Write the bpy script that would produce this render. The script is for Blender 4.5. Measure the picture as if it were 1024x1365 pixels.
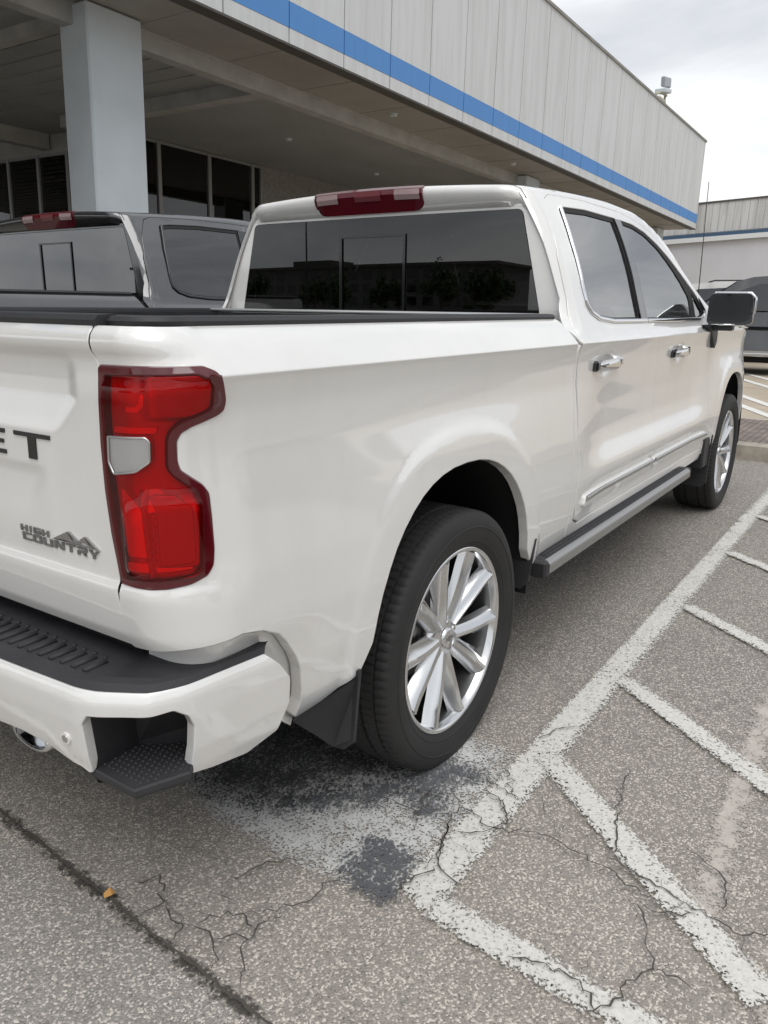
import bpy, math, random
import numpy as np
from mathutils import Vector, Matrix
from mathutils.geometry import delaunay_2d_cdt
random.seed(7); rng = np.random.default_rng(7)
SC = bpy.context.scene; COL = SC.collection
for o in list(bpy.data.objects): bpy.data.objects.remove(o)
# ---------------- camera ----------------
cam = bpy.data.cameras.new('camera'); camo = bpy.data.objects.new('camera', cam); COL.objects.link(camo)
CAM = Vector((-1.9477, -2.0236, 1.3746))
CR_ = Vector((0.5618456, -0.8271551, 0.0120022)); CU_ = Vector((0.206395, 0.1542142, 0.9662397)); CF_ = Vector((0.8010809, 0.5404003, -0.2573652))
camo.matrix_world = Matrix((( CR_.x, CU_.x, -CF_.x, CAM.x), (CR_.y, CU_.y, -CF_.y, CAM.y), (CR_.z, CU_.z, -CF_.z, CAM.z), (0, 0, 0, 1)))
cam.sensor_fit = 'VERTICAL'; cam.sensor_height = 36; cam.lens = 1034.675 / 1365 * 36
cam.clip_start = .05; cam.clip_end = 3000
SC.camera = camo
# ---------------- sky, sun, exposure ----------------
W = bpy.data.worlds.new('World'); SC.world = W; W.use_nodes = True
nt = W.node_tree; nt.nodes.clear()
SUN_EL, SUN_AZ = math.radians(62), math.radians(222)      # azimuth of the direction the light comes from (from +x, anticlockwise)
out = nt.nodes.new('ShaderNodeOutputWorld'); bg1 = nt.nodes.new('ShaderNodeBackground'); bg2 = nt.nodes.new('ShaderNodeBackground'); mx = nt.nodes.new('ShaderNodeMixShader')
sky = nt.nodes.new('ShaderNodeTexSky'); sky.sky_type = 'NISHITA'; sky.sun_disc = False; sky.sun_elevation = SUN_EL; sky.sun_rotation = math.radians(90) - SUN_AZ
nt.links.new(sky.outputs[0], bg1.inputs[0]); bg1.inputs[1].default_value = .10
tc = nt.nodes.new('ShaderNodeTexCoord'); mp = nt.nodes.new('ShaderNodeMapping'); mp.inputs['Scale'].default_value = (1, 1, 2.6)
n1 = nt.nodes.new('ShaderNodeTexNoise'); n1.inputs['Scale'].default_value = 2.1; n1.inputs['Detail'].default_value = 5; n1.inputs['Roughness'].default_value = .55; n1.inputs['Distortion'].default_value = .35
rp = nt.nodes.new('ShaderNodeValToRGB'); e = rp.color_ramp.elements
e[0].position = .36; e[0].color = (.44, .46, .50, 1); e[1].position = .66; e[1].color = (.80, .805, .81, 1)
m_ = rp.color_ramp.elements.new(.50); m_.color = (.585, .60, .62, 1)
nt.links.new(tc.outputs['Generated'], mp.inputs[0]); nt.links.new(mp.outputs[0], n1.inputs['Vector']); nt.links.new(n1.outputs[0], rp.inputs[0])
nt.links.new(rp.outputs[0], bg2.inputs[0]); bg2.inputs[1].default_value = 1.04
mx.inputs[0].default_value = .94
nt.links.new(bg1.outputs[0], mx.inputs[1]); nt.links.new(bg2.outputs[0], mx.inputs[2]); nt.links.new(mx.outputs[0], out.inputs[0])
sl = bpy.data.lights.new('sun', 'SUN'); sl.energy = 1.25; sl.angle = math.radians(50); sl.color = (1, .985, .965)
so = bpy.data.objects.new('sun', sl); COL.objects.link(so)
sd = Vector((math.cos(SUN_EL) * math.cos(SUN_AZ), math.cos(SUN_EL) * math.sin(SUN_AZ), math.sin(SUN_EL)))
so.rotation_euler = sd.to_track_quat('Z', 'Y').to_euler()
SC.view_settings.view_transform = 'Standard'; SC.view_settings.look = 'None'; SC.view_settings.gamma = 1; SC.view_settings.use_curve_mapping = False
SC.view_settings.exposure = 0.45
SC.cycles.use_denoising = True
SC.cycles.max_bounces = 8; SC.cycles.transparent_max_bounces = 12; SC.cycles.sample_clamp_indirect = 4
# ---------- body surface functions (metres; x forward from the rear axle, z up) ----------
def _table(kn, lo, hi, sig):
    zz = np.arange(lo - .1, hi + .1, .001)
    v = np.interp(zz, [k[0] for k in kn], [k[1] for k in kn])
    k = np.exp(-.5 * (np.arange(-60, 61) * .001 / sig) ** 2); k /= k.sum()
    v2 = np.convolve(np.pad(v, 60, mode='edge'), k, 'valid')
    return zz, v2
def _extend(kn, lo):
    (z0, v0), (z1, v1) = (kn[-2], kn[-1]) if lo else (kn[0], kn[1])
    k = (v1 - v0) / (z1 - z0); return kn + [(z1 + .1, v1 + k * .1)] if lo else [(z0 - .1, v0 - k * .1)] + kn
def _crease(kn, zc, lo, hi, s1, s2):
    "two smooth profiles that meet in a crisp feature line at zc"
    A = [q for q in kn if q[0] < zc]; B = [q for q in kn if q[0] > zc]
    z, a = _table(_extend(A, True), lo, hi, s1); _, b = _table(_extend(B, False), lo, hi, s2)
    m = 1 / (1 + np.exp(-np.clip((z - zc) / .0012, -40, 40))); return z, a * (1 - m) + b * m
ZC = 1.2465
BED_T = _crease([(.38,-.050),(.46,-.032),(.52,-.020),(.60,-.010),(.72,-.004),(.85,-.008),(.98,-.020),(1.10,-.032),(1.18,-.029),(1.225,-.019),(1.243,-.0135),(1.250,-.0135),(1.285,-.040),(1.312,-.062),(1.33,-.084),(1.345,-.12),(1.36,-.16)], ZC, .3, 1.4, .014, .007)
DOOR_T = _crease([(.38,-.060),(.44,-.038),(.48,-.022),(.50,-.022),(.52,-.030),(.56,-.034),(.64,-.026),(.70,-.006),(.72,-.003),(.75,-.010),(.82,-.034),(.88,-.044),(1.0,-.044),(1.10,-.036),(1.18,-.028),(1.225,-.018),(1.243,-.0125),(1.250,-.019),(1.262,-.036),(1.285,-.062),(1.30,-.078),(1.36,-.11)], ZC, .3, 1.4, .014, .006)
TX = -1.07
TG_T = _table([(.70,-.030),(.74,-.012),(.825,-.002),(.842,-.002),(.850,-.012),(.865,-.012),(.90,-.010),(1.02,-.010),(1.045,-.010),(1.125,-.011),(1.15,-.016),(1.20,-.024),(1.24,-.026),(1.27,-.020),(1.292,-.004),(1.305,-.001),(1.322,-.006),(1.335,-.020)], .6, 1.4, .004)
TGO_T = _table([(.70,-.030),(.74,-.012),(.825,-.002),(.842,-.002),(.850,-.012),(.865,-.012),(1.20,-.012),(1.25,-.014),(1.275,-.014),(1.292,-.004),(1.305,-.001),(1.322,-.006),(1.335,-.020)], .6, 1.4, .004)
W0 = 1.0; RC = .15; X0 = -.92; RX = 3.86
def smooth(a, b, x):
    t = np.clip((x - a) / (b - a), 0, 1); return t * t * (3 - 2 * t)
def arch_d(s, z, cx, cz):
    "distance outside the wheel arch opening (approx.)"
    dx = np.abs(s - cx) / .49; dz = np.maximum(z - cz, 0) / .55
    r = (dx ** 2.3 + dz ** 2.3 + 1e-9) ** (1 / 2.3)
    return (r - 1) * .52
def dev(s, z):
    b = np.interp(z, *BED_T); d = np.interp(z, *DOOR_T)
    m = smooth(.86, 1.3, s) * (1 - smooth(2.75, 3.35, s))
    v = b * (1 - m) + d * m
    v = v + .020 * smooth(1.12, 1.20, s) * 0
    for cx, cz in ((0, .40), (RX, .42)):
        q = arch_d(s, z, cx, cz)
        low = 1 - smooth(.98, 1.16, z)
        v = v + .010 * np.exp(-(np.maximum(q, 0) / .20) ** 2) * low
        flat = (1 - smooth(.066, .112, q)) * low
        # the flare band itself is flat and stands proud
        v = v * (1 - flat * .35) + flat * (.0030)
    # tail end: the lower corner pulls in behind the bumper
    t = smooth(-.62, -.84, -(-s)) if False else (1 - smooth(-.84, -.60, s))
    v = v + t * (-.016) * (1 - smooth(.56, .76, z))
    # scooped shoulder around the tail lamp
    v = v - .010 * (1 - smooth(-.95, -.86, s)) * (1 - smooth(1.15, 1.24, z)) * smooth(.8, .9, z)
    for hx in (1.235, 2.385):
        v = v - .016 * np.exp(-((s - hx) / .062) ** 2 - ((z - 1.148) / .034) ** 2)
    return v
def plan(s):
    s = np.asarray(s, float)
    w = W0 - .31 * np.maximum(0, s - 4.05) ** 2
    a = np.clip((X0 - s) / RC, 0, math.pi / 2)
    ex = np.maximum(0, X0 - s - RC * math.pi / 2)
    x = np.where(s >= X0, s, X0 - RC * np.sin(a))
    w = np.where(s >= X0, w, W0 - RC + RC * np.cos(a) - ex)
    nx = np.where(s >= X0, .62 * np.maximum(0, s - 4.05), -np.sin(a)); nw = np.sqrt(np.maximum(1e-6, 1 - nx ** 2))
    nw = np.where(s >= X0, nw, np.cos(a))
    return x, w, nx, nw
def body(uv, off=0.):
    s, z = uv[:, 0], uv[:, 1]
    x, w, nx, nw = plan(s)
    d = dev(np.maximum(s, -1.2), z) + off
    # on the tail face the shoulder is much steeper
    k = smooth(X0, X0 - RC * 1.57, s) if False else (1 - smooth(X0 - RC * 1.57, X0, s))
    d = d * (1 - k) + (np.interp(z, *TGO_T) + off) * k
    return np.stack([x + nx * d, -(w + nw * d), z], 1)
# ---------- cab greenhouse: (x, t), t = arc length up the section from the belt ----------
ZB = 1.285; LEAN = .40; WB = .920
def roof_h(x):
    return np.interp(x, *ROOF_T)
_RK = [.7,.95,1.2,1.6,2.0,2.4,2.7,2.95,3.2,3.45,3.7]
_RH = [1.807,1.822,1.838,1.862,1.872,1.86,1.785,1.65,1.44,1.29,1.2]
def set_roof(h):
    global ROOF_T
    rx = np.arange(.5, 4.0, .01); rv = np.interp(rx, _RK, h)
    k = np.exp(-.5 * (np.arange(-30, 31) / 10.) ** 2); k /= k.sum()
    ROOF_T = (rx, np.convolve(np.pad(rv, 30, mode='edge'), k, 'valid'))
set_roof(_RH)
def cab(uv, off=0.):
    x, t = uv[:, 0], uv[:, 1]
    H = roof_h(x)
    wb = WB
    lean = LEAN                       # inward per metre of height
    r = .065
    # straight part, rounded corner, crowned roof
    al = math.atan(lean); th = math.pi / 2 - al   # total turn
    zt = H - r * (1 - math.sin(al)) 
    L1 = np.maximum(.02, (zt - ZB)) / math.cos(al)
    L2 = r * th
    t1 = np.clip(t, 0, L1)
    bow = .030 * np.sin(np.clip(t1 / L1, 0, 1) * math.pi)
    y = wb - t1 * math.sin(al) + bow * math.cos(al); z = ZB + t1 * math.cos(al) + bow * math.sin(al)
    a = np.clip((t - L1) / r, 0, th)
    y = y - r * (np.cos(al) - np.cos(al + a)); z = z + r * (np.sin(al + a) - np.sin(al))
    e = np.maximum(0, t - L1 - L2)
    y = y - e; z = z + .075 * e * (1 - e / 1.3)
    # below the belt continue down
    dn = np.minimum(0, t); y = y - dn * .5; z = z + dn
    # rear corner of the cab rounds towards the back glass
    c = np.maximum(0, .99 - x); rr = .09
    y = y - .04 * (c / .06) ** 2 * (t < 9)
    n = np.stack([np.zeros_like(x), np.full_like(x, -math.cos(al)), np.full_like(x, math.sin(al))], 1)
    return np.stack([x, -y, z], 1) + n * (off if np.ndim(off) == 0 else np.asarray(off)[:, None])
def cab_t(x, z):
    "t for a height z on the straight part"
    return (z - ZB) / math.cos(math.atan(LEAN))
def tailgate(uv, off=0.):
    y, z = uv[:, 0], uv[:, 1]
    edge = .70 + (1.16 - z) * .55 * (z > 1.16) * -1 * 0 
    m = 1 - smooth(.68 - (1.20 - np.clip(z, 1.10, 1.20)) * .8, .73 - (1.20 - np.clip(z, 1.10, 1.20)) * .8, np.abs(y))
    d = np.interp(z, *TG_T) * m + np.interp(z, *TGO_T) * (1 - m)
    # shallow scoop under the lettering
    q = 1 - smooth(.50 + (z - .92) * .5, .56 + (z - .92) * .5, np.abs(y))
    d = d - .006 * q * smooth(.93, 1.02, z) * (1 - smooth(1.03, 1.06, z))
    d = d + .0 + .004 * (1 - (y / .8) ** 2)
    return np.stack([TX - d - off, y, z], 1)

CA = math.cos(math.atan(LEAN))
def side(uv, off=0.):
    "whole cab side: body below the belt, greenhouse above; v = height up to the roof corner, then runs on over the roof"
    s, v = uv[:, 0], uv[:, 1]
    lo = body(np.stack([s, np.minimum(v, ZB)], 1), off)
    hi = cab(np.stack([s, (v - ZB) / CA], 1), off)
    b0 = body(np.stack([s, np.full_like(s, ZB)], 1)); c0 = cab(np.stack([s, np.zeros_like(s)], 1))
    hi[:, 1] += (b0[:, 1] - c0[:, 1]) * np.exp(-np.maximum(0, v - ZB) / .10)
    m = (v > ZB)[:, None]
    o = np.where(m, hi, lo)
    o[:, 1] = np.minimum(o[:, 1], 0.)
    return o
def v_corner(x):
    H = roof_h(x); al = math.atan(LEAN)
    L1 = np.maximum(.02, (H - .065 * (1 - math.sin(al)) - ZB)) / math.cos(al)
    return ZB + L1 * CA, ZB + (L1 + .065 * (math.pi / 2 - al)) * CA
_bp = np.array([(0,-1.205),(.30,-1.202),(.60,-1.190),(.80,-1.178),(.845,-1.166),(.935,-1.112),(.965,-1.05),(.99,-.86),(1.0,-.78),(1.005,-.70)])
_bq = np.concatenate([[0], np.cumsum(np.hypot(*np.diff(_bp, axis=0).T))])
_qq = np.arange(0, _bq[-1], .002)
_kk = np.exp(-.5 * (np.arange(-20, 21) * .002 / .012) ** 2); _kk /= _kk.sum()
def _sm(a):
    p_ = np.concatenate([2 * a[0] - a[20:0:-1], a, 2 * a[-1] - a[-2:-22:-1]]); return np.convolve(p_, _kk, 'valid')
BY, BX = _sm(np.interp(_qq, _bq, _bp[:, 0])), _sm(np.interp(_qq, _bq, _bp[:, 1]))
BP_T = _table([(.40,-.05),(.47,-.022),(.52,-.010),(.60,.000),(.645,.002),(.664,-.004),(.672,-.012)], .3, .75, .004)
def bump(uv, off=0.):
    q, z = uv[:, 0], uv[:, 1]
    y = np.interp(q, _qq, BY); x = np.interp(q, _qq, BX)
    dy = (np.interp(q + .004, _qq, BY) - np.interp(q - .004, _qq, BY)); dx = (np.interp(q + .004, _qq, BX) - np.interp(q - .004, _qq, BX))
    l = np.hypot(dx, dy) + 1e-9; nx, ny = -dy / l, dx / l
    zc_ = np.interp(q, [0,.563,.629,.702,.743,.805,.83], [.585,.585,.578,.565,.535,.491,.40])
    d = np.interp(z, *BP_T) + off + (.004 * smooth(0, .025, zc_ - z) - .10 * np.maximum(0, zc_ - z)) * (q < .83)
    return np.stack([x + nx * d, -(y + ny * d), z], 1)
# ---------------- materials ----------------
def M(name, col=(.5,.5,.5), rough=.5, metal=0, coat=0, spec=.5, noise=0, nscale=8, bump=0, bscale=200, coatr=.03, trans=0):
    m = bpy.data.materials.new(name); m.use_nodes = True; N = m.node_tree.nodes; L = m.node_tree.links; b = N['Principled BSDF']
    b.inputs['Base Color'].default_value = (*col, 1); b.inputs['Roughness'].default_value = rough; b.inputs['Metallic'].default_value = metal
    b.inputs['Coat Weight'].default_value = coat; b.inputs['Coat Roughness'].default_value = coatr; b.inputs['Specular IOR Level'].default_value = spec
    b.inputs['Transmission Weight'].default_value = trans
    tc = N.new('ShaderNodeTexCoord')
    if noise:
        n = N.new('ShaderNodeTexNoise'); n.inputs['Scale'].default_value = nscale; n.inputs['Detail'].default_value = 6; L.new(tc.outputs['Object'], n.inputs[0])
        r = N.new('ShaderNodeMapRange'); r.inputs[3].default_value = 1 - noise; r.inputs[4].default_value = 1 + noise; r.inputs[1].default_value = .3; r.inputs[2].default_value = .7
        L.new(n.outputs[0], r.inputs[0]); v = N.new('ShaderNodeMix'); v.data_type = 'RGBA'; v.blend_type = 'MULTIPLY'; v.inputs[0].default_value = 1
        v.inputs[6].default_value = (*col, 1); L.new(r.outputs[0], v.inputs[7]); L.new(v.outputs[2], b.inputs['Base Color'])
        r2 = N.new('ShaderNodeMapRange'); r2.inputs[3].default_value = max(0, rough - noise * .5); r2.inputs[4].default_value = min(1, rough + noise * .5); L.new(n.outputs[0], r2.inputs[0]); L.new(r2.outputs[0], b.inputs['Roughness'])
    if bump:
        n = N.new('ShaderNodeTexNoise'); n.inputs['Scale'].default_value = bscale; n.inputs['Detail'].default_value = 3; L.new(tc.outputs['Object'], n.inputs[0])
        bp = N.new('ShaderNodeBump'); bp.inputs['Strength'].default_value = bump; bp.inputs['Distance'].default_value = .002; L.new(n.outputs[0], bp.inputs['Height']); L.new(bp.outputs[0], b.inputs['Normal'])
    return m
def paint(name, col, dirt, flake=.04):
    m = M(name, col, .32, .05, 1.0, .5, coatr=.012)
    m.node_tree.nodes['Principled BSDF'].inputs['Coat IOR'].default_value = 2.0; N = m.node_tree.nodes; L = m.node_tree.links; b = N['Principled BSDF']
    tc = N.new('ShaderNodeTexCoord'); n = N.new('ShaderNodeTexNoise'); n.inputs['Scale'].default_value = 3.2; n.inputs['Detail'].default_value = 8; n.inputs['Roughness'].default_value = .7
    mp = N.new('ShaderNodeMapping'); mp.inputs['Scale'].default_value = (1, 1, .35); L.new(tc.outputs['Object'], mp.inputs[0]); L.new(mp.outputs[0], n.inputs[0])
    r = N.new('ShaderNodeMapRange'); r.inputs[1].default_value = .45; r.inputs[2].default_value = .8; r.inputs[4].default_value = dirt; L.new(n.outputs[0], r.inputs[0])
    v = N.new('ShaderNodeMix'); v.data_type = 'RGBA'; v.inputs[6].default_value = (*col, 1); v.inputs[7].default_value = (.36, .33, .27, 1); L.new(r.outputs[0], v.inputs[0]); L.new(v.outputs[2], b.inputs['Base Color'])
    on = N.new('ShaderNodeTexNoise'); on.inputs['Scale'].default_value = 260; L.new(tc.outputs['Object'], on.inputs[0]); ob = N.new('ShaderNodeBump'); ob.inputs['Strength'].default_value = .05; ob.inputs['Distance'].default_value = .0006; L.new(on.outputs[0], ob.inputs['Height']); L.new(ob.outputs[0], b.inputs['Coat Normal'])
    r2 = N.new('ShaderNodeMapRange'); r2.inputs[1].default_value = .4; r2.inputs[2].default_value = .8; r2.inputs[3].default_value = .008; r2.inputs[4].default_value = .06; L.new(n.outputs[0], r2.inputs[0]); L.new(r2.outputs[0], b.inputs['Coat Roughness'])
    return m
WHITE = paint('pearl_white_paint', (.80, .79, .765), .12)
GREY = paint('dark_grey_paint', (.012, .0125, .0145), .06)
BLACKP = paint('black_paint', (.008, .008, .010), .03)
CHROME = M('chrome', (.78, .79, .80), .09, 1, bump=.03, bscale=30)
SATIN = M('satin_chrome', (.62, .62, .61), .28, 1)
ALU = M('wheel_silver', (.72, .725, .73), .20, 1.0, .3)
BARREL = M('wheel_barrel', (.20, .20, .20), .34, .9)
ALUD = M('wheel_dark', (.10, .10, .10), .5, .6)
BLK = M('black_plastic', (.022, .022, .024), .48, noise=.10, nscale=30, bump=.35, bscale=900)
BLKT = M('black_textured_plastic', (.030, .030, .033), .62, noise=.18, nscale=12, bump=.8, bscale=500)
GAPM = M('seal_and_gap_black', (.012, .012, .012), .8)
GLOSSB = M('gloss_black', (.010, .010, .011), .12, coat=.6)
DARK = M('underbody_black', (.008, .008, .008), .9)
TYRE = M('tyre_rubber', (.020, .0195, .019), .72, noise=.22, nscale=9, bump=.5, bscale=160)
SEATM = M('seat_fabric', (.05, .05, .052), .8)
LETTER = M('black_lettering', (.014, .014, .015), .3, coat=.3)
BADGE = M('badge_silver', (.45, .45, .45), .22, 1)
BADGED = M('badge_dark', (.26, .26, .26), .3, .8)
def glass(name, tint, ior=1.5, gl=(1,1,1), rough=0.):
    m = bpy.data.materials.new(name); m.use_nodes = True; N = m.node_tree.nodes; L = m.node_tree.links; N.clear()
    o = N.new('ShaderNodeOutputMaterial'); t = N.new('ShaderNodeBsdfTransparent'); t.inputs[0].default_value = (*tint, 1)
    g = N.new('ShaderNodeBsdfGlossy'); g.inputs[0].default_value = (*gl, 1); g.inputs[1].default_value = rough
    f = N.new('ShaderNodeFresnel'); f.inputs[0].default_value = ior; mx = N.new('ShaderNodeMixShader')
    L.new(f.outputs[0], mx.inputs[0]); L.new(t.outputs[0], mx.inputs[1]); L.new(g.outputs[0], mx.inputs[2]); L.new(mx.outputs[0], o.inputs[0]); return m
TINT = glass('tinted_glass', (.10, .11, .115), 4.6)
TINTR = glass('rear_tinted_glass', (.07, .075, .08), 1.75)
SHOPG = glass('shop_window_glass', (.34, .345, .35), 1.6)
REDC = glass('red_lamp_cover', (1.0, .06, .07), 1.4)
CLEARC = glass('clear_lamp_cover', (.9, .9, .9), 1.5)
REDL = M('red_reflector', (.58, .003, .020), .22, .1, 1, bump=.15, bscale=40)
REDB = M('red_bright_reflector', (1.0, .05, .045), .25, 0, 1, bump=.2, bscale=30)
REDD = M('dark_red_bezel', (.085, .002, .006), .12, 0, 1, .4)
SILR = M('lamp_silver', (.92, .91, .90), .35, .1, bump=.9, bscale=45)
MIRR = M('mirror_glass', (.03, .031, .033), .12, 0, 0, .25)
# ---------------- scene-graph helpers ----------------
def link(o, parent=None):
    COL.objects.link(o)
    if parent is not None: o.parent = parent
    return o
def thing(name, label, cat, loc=(0,0,0), group=None, kind=None):
    o = bpy.data.objects.new(name, None); link(o); o.location = loc; o.empty_display_size = .2
    tag(o, label, cat, group, kind); return o
def tag(o, label=None, cat=None, group=None, kind=None):
    if label: o['label'] = label
    if cat: o['category'] = cat
    if group: o['group'] = group
    if kind: o['kind'] = kind
    return o
def obj(name, verts, faces, mat, parent=None, smooth_=False, mi=None):
    me = bpy.data.meshes.new(name); me.from_pydata([tuple(map(float, v)) for v in verts], [], [tuple(int(i) for i in f) for f in faces]); me.validate()
    for mm in (mat if isinstance(mat, (list, tuple)) else [mat]): me.materials.append(mm)
    if mi is not None: me.polygons.foreach_set('material_index', mi)
    if smooth_: me.polygons.foreach_set('use_smooth', [True] * len(me.polygons))
    me.update(); return link(bpy.data.objects.new(name, me), parent)
class MB:
    def __init__(s): s.v = []; s.f = []; s.m = []
    def add(s, v, f, mi=0):
        n = len(s.v); s.v += [tuple(map(float, q)) for q in v]; s.f += [tuple(int(i) + n for i in q) for q in f]; s.m += [mi] * len(f); return s
    def box(s, a, b, mi=0, T=None, ch=0):
        (x0,y0,z0),(x1,y1,z1) = a, b
        if ch:
            # chamfered box: rounded along every edge by one facet
            c = ch; v = []
            for sx, X in ((1,x0),(-1,x1)):
                for sy, Y in ((1,y0),(-1,y1)):
                    for sz, Z in ((1,z0),(-1,z1)):
                        v += [(X,Y+sy*c,Z+sz*c),(X+sx*c,Y,Z+sz*c),(X+sx*c,Y+sy*c,Z)]
            id_ = lambda i,j,k,w: (i*4+j*2+k)*3+w
            f = []
            for i in (0,1): f.append([id_(i,0,0,0),id_(i,1,0,0),id_(i,1,1,0),id_(i,0,1,0)][::(1 if i else -1)])
            for j in (0,1): f.append([id_(0,j,0,1),id_(1,j,0,1),id_(1,j,1,1),id_(0,j,1,1)][::(-1 if j else 1)])
            for k in (0,1): f.append([id_(0,0,k,2),id_(1,0,k,2),id_(1,1,k,2),id_(0,1,k,2)][::(1 if k else -1)])
            for i in (0,1):
                for j in (0,1): f.append([id_(i,j,0,0),id_(i,j,1,0),id_(i,j,1,1),id_(i,j,0,1)][::(1 if (i+j)%2 else -1)])
                for k in (0,1): f.append([id_(i,0,k,0),id_(i,1,k,0),id_(i,1,k,2),id_(i,0,k,2)][::(-1 if (i+k)%2 else 1)])
            for j in (0,1):
                for k in (0,1): f.append([id_(0,j,k,1),id_(1,j,k,1),id_(1,j,k,2),id_(0,j,k,2)][::(1 if (j+k)%2 else -1)])
            for i in (0,1):
                for j in (0,1):
                    for k in (0,1): f.append([id_(i,j,k,0),id_(i,j,k,1),id_(i,j,k,2)][::(1 if (i+j+k)%2 else -1)])
        else:
            v = [(x0,y0,z0),(x1,y0,z0),(x1,y1,z0),(x0,y1,z0),(x0,y0,z1),(x1,y0,z1),(x1,y1,z1),(x0,y1,z1)]
            f = [(3,2,1,0),(4,5,6,7),(0,1,5,4),(1,2,6,5),(2,3,7,6),(3,0,4,7)]
        if T: v = [T(q) for q in v]
        return s.add(v, f, mi)
    def prism(s, poly, lo, hi, T, mi=0):
        "poly in (u,v), extruded lo..hi, T((u,v,w)) -> xyz"
        n = len(poly); v = [T((a,b,lo)) for a,b in poly] + [T((a,b,hi)) for a,b in poly]
        f = [tuple(range(n))[::-1], tuple(range(n, 2*n))] + [(i, (i+1) % n, n+(i+1) % n, n+i) for i in range(n)]
        return s.add(v, f, mi)
    def tube(s, pts, r, n=8, mi=0, closed=False):
        pts = [Vector(p) for p in pts]; m = len(pts); v = []; rs = r if isinstance(r, (list, tuple)) else [r] * m; prev = None
        for i, p in enumerate(pts):
            a = pts[i-1] if (i or closed) else pts[i]; b = pts[(i+1) % m] if (i < m-1 or closed) else pts[i]
            t = (b - a).normalized(); up = prev if prev is not None else (Vector((0,0,1)) if abs(t.z) < .9 else Vector((1,0,0)))
            x = t.cross(up).normalized(); y = x.cross(t).normalized(); prev = y
            for k in range(n):
                c = 2*math.pi*k/n; v.append(p + (x*math.cos(c) + y*math.sin(c)) * rs[i])
        f = [(i*n+k, i*n+(k+1) % n, ((i+1) % m)*n+(k+1) % n, ((i+1) % m)*n+k) for i in range(m if closed else m-1) for k in range(n)]
        if not closed: f += [tuple(range(n))[::-1], tuple((m-1)*n+k for k in range(n))]
        return s.add(v, f, mi)
    def lathe(s, prof, n, axis='y', cx=(0,0,0), mi=0, closed=True):
        "prof: (radius, along-axis); axis y"
        v = []; m = len(prof)
        for i in range(n):
            a = 2*math.pi*i/n
            for r, h in prof: v.append((cx[0]+r*math.cos(a), cx[1]+h, cx[2]+r*math.sin(a)))
        f = [(i*m+k, ((i+1) % n)*m+k, ((i+1) % n)*m+k+1, i*m+k+1) for i in range(n) for k in range(m-1)]
        return s.add(v, f, mi)
    def build(s, name, mat, parent=None, smooth_=False, sharp=None):
        o = obj(name, s.v, s.f, mat, parent, smooth_ or sharp is not None, s.m)
        if sharp is not None: o.data.set_sharp_from_angle(angle=math.radians(sharp))
        return o
def dens(poly, sp, closed=True):
    o = []; n = len(poly)
    for i in range(n if closed else n-1):
        a = np.array(poly[i], float); b = np.array(poly[(i+1) % n], float); k = max(1, int(math.ceil(np.hypot(*(b-a)) / sp)))
        o += [tuple(a + (b-a)*j/k) for j in range(k)]
    if not closed: o.append(tuple(poly[-1]))
    return o
def rnd(poly, r, n=5):
    "round every corner of a closed polygon by up to r"
    o = []; m = len(poly)
    for i in range(m):
        p = np.array(poly[i][:2], float); a = np.array(poly[i-1][:2], float); b = np.array(poly[(i+1) % m][:2], float)
        rr = poly[i][2] if len(poly[i]) > 2 else r
        la, lb = np.hypot(*(a-p)), np.hypot(*(b-p)); q = min(rr, la*.48, lb*.48)
        if rr == 0 or q < 1e-4: o.append(tuple(p)); continue
        s_, e_ = p + (a-p)/la*q, p + (b-p)/lb*q
        for k in range(n+1):
            t = k/n; o.append(tuple((1-t)**2*s_ + 2*t*(1-t)*p + t*t*e_))
    return o
def area(P): P = np.array(P); return .5*np.sum(P[:,0]*np.roll(P[:,1],-1) - np.roll(P[:,0],-1)*P[:,1])
def inside(poly, pts):
    P = np.array(poly); x, y = pts[:,0], pts[:,1]; c = np.zeros(len(pts), bool)
    for i in range(len(P)):
        x0,y0 = P[i-1]; x1,y1 = P[i]
        if y0 == y1: continue
        c ^= ((y0 > y) != (y1 > y)) & (x < (x1-x0)*(y-y0)/(y1-y0)+x0)
    return c
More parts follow.
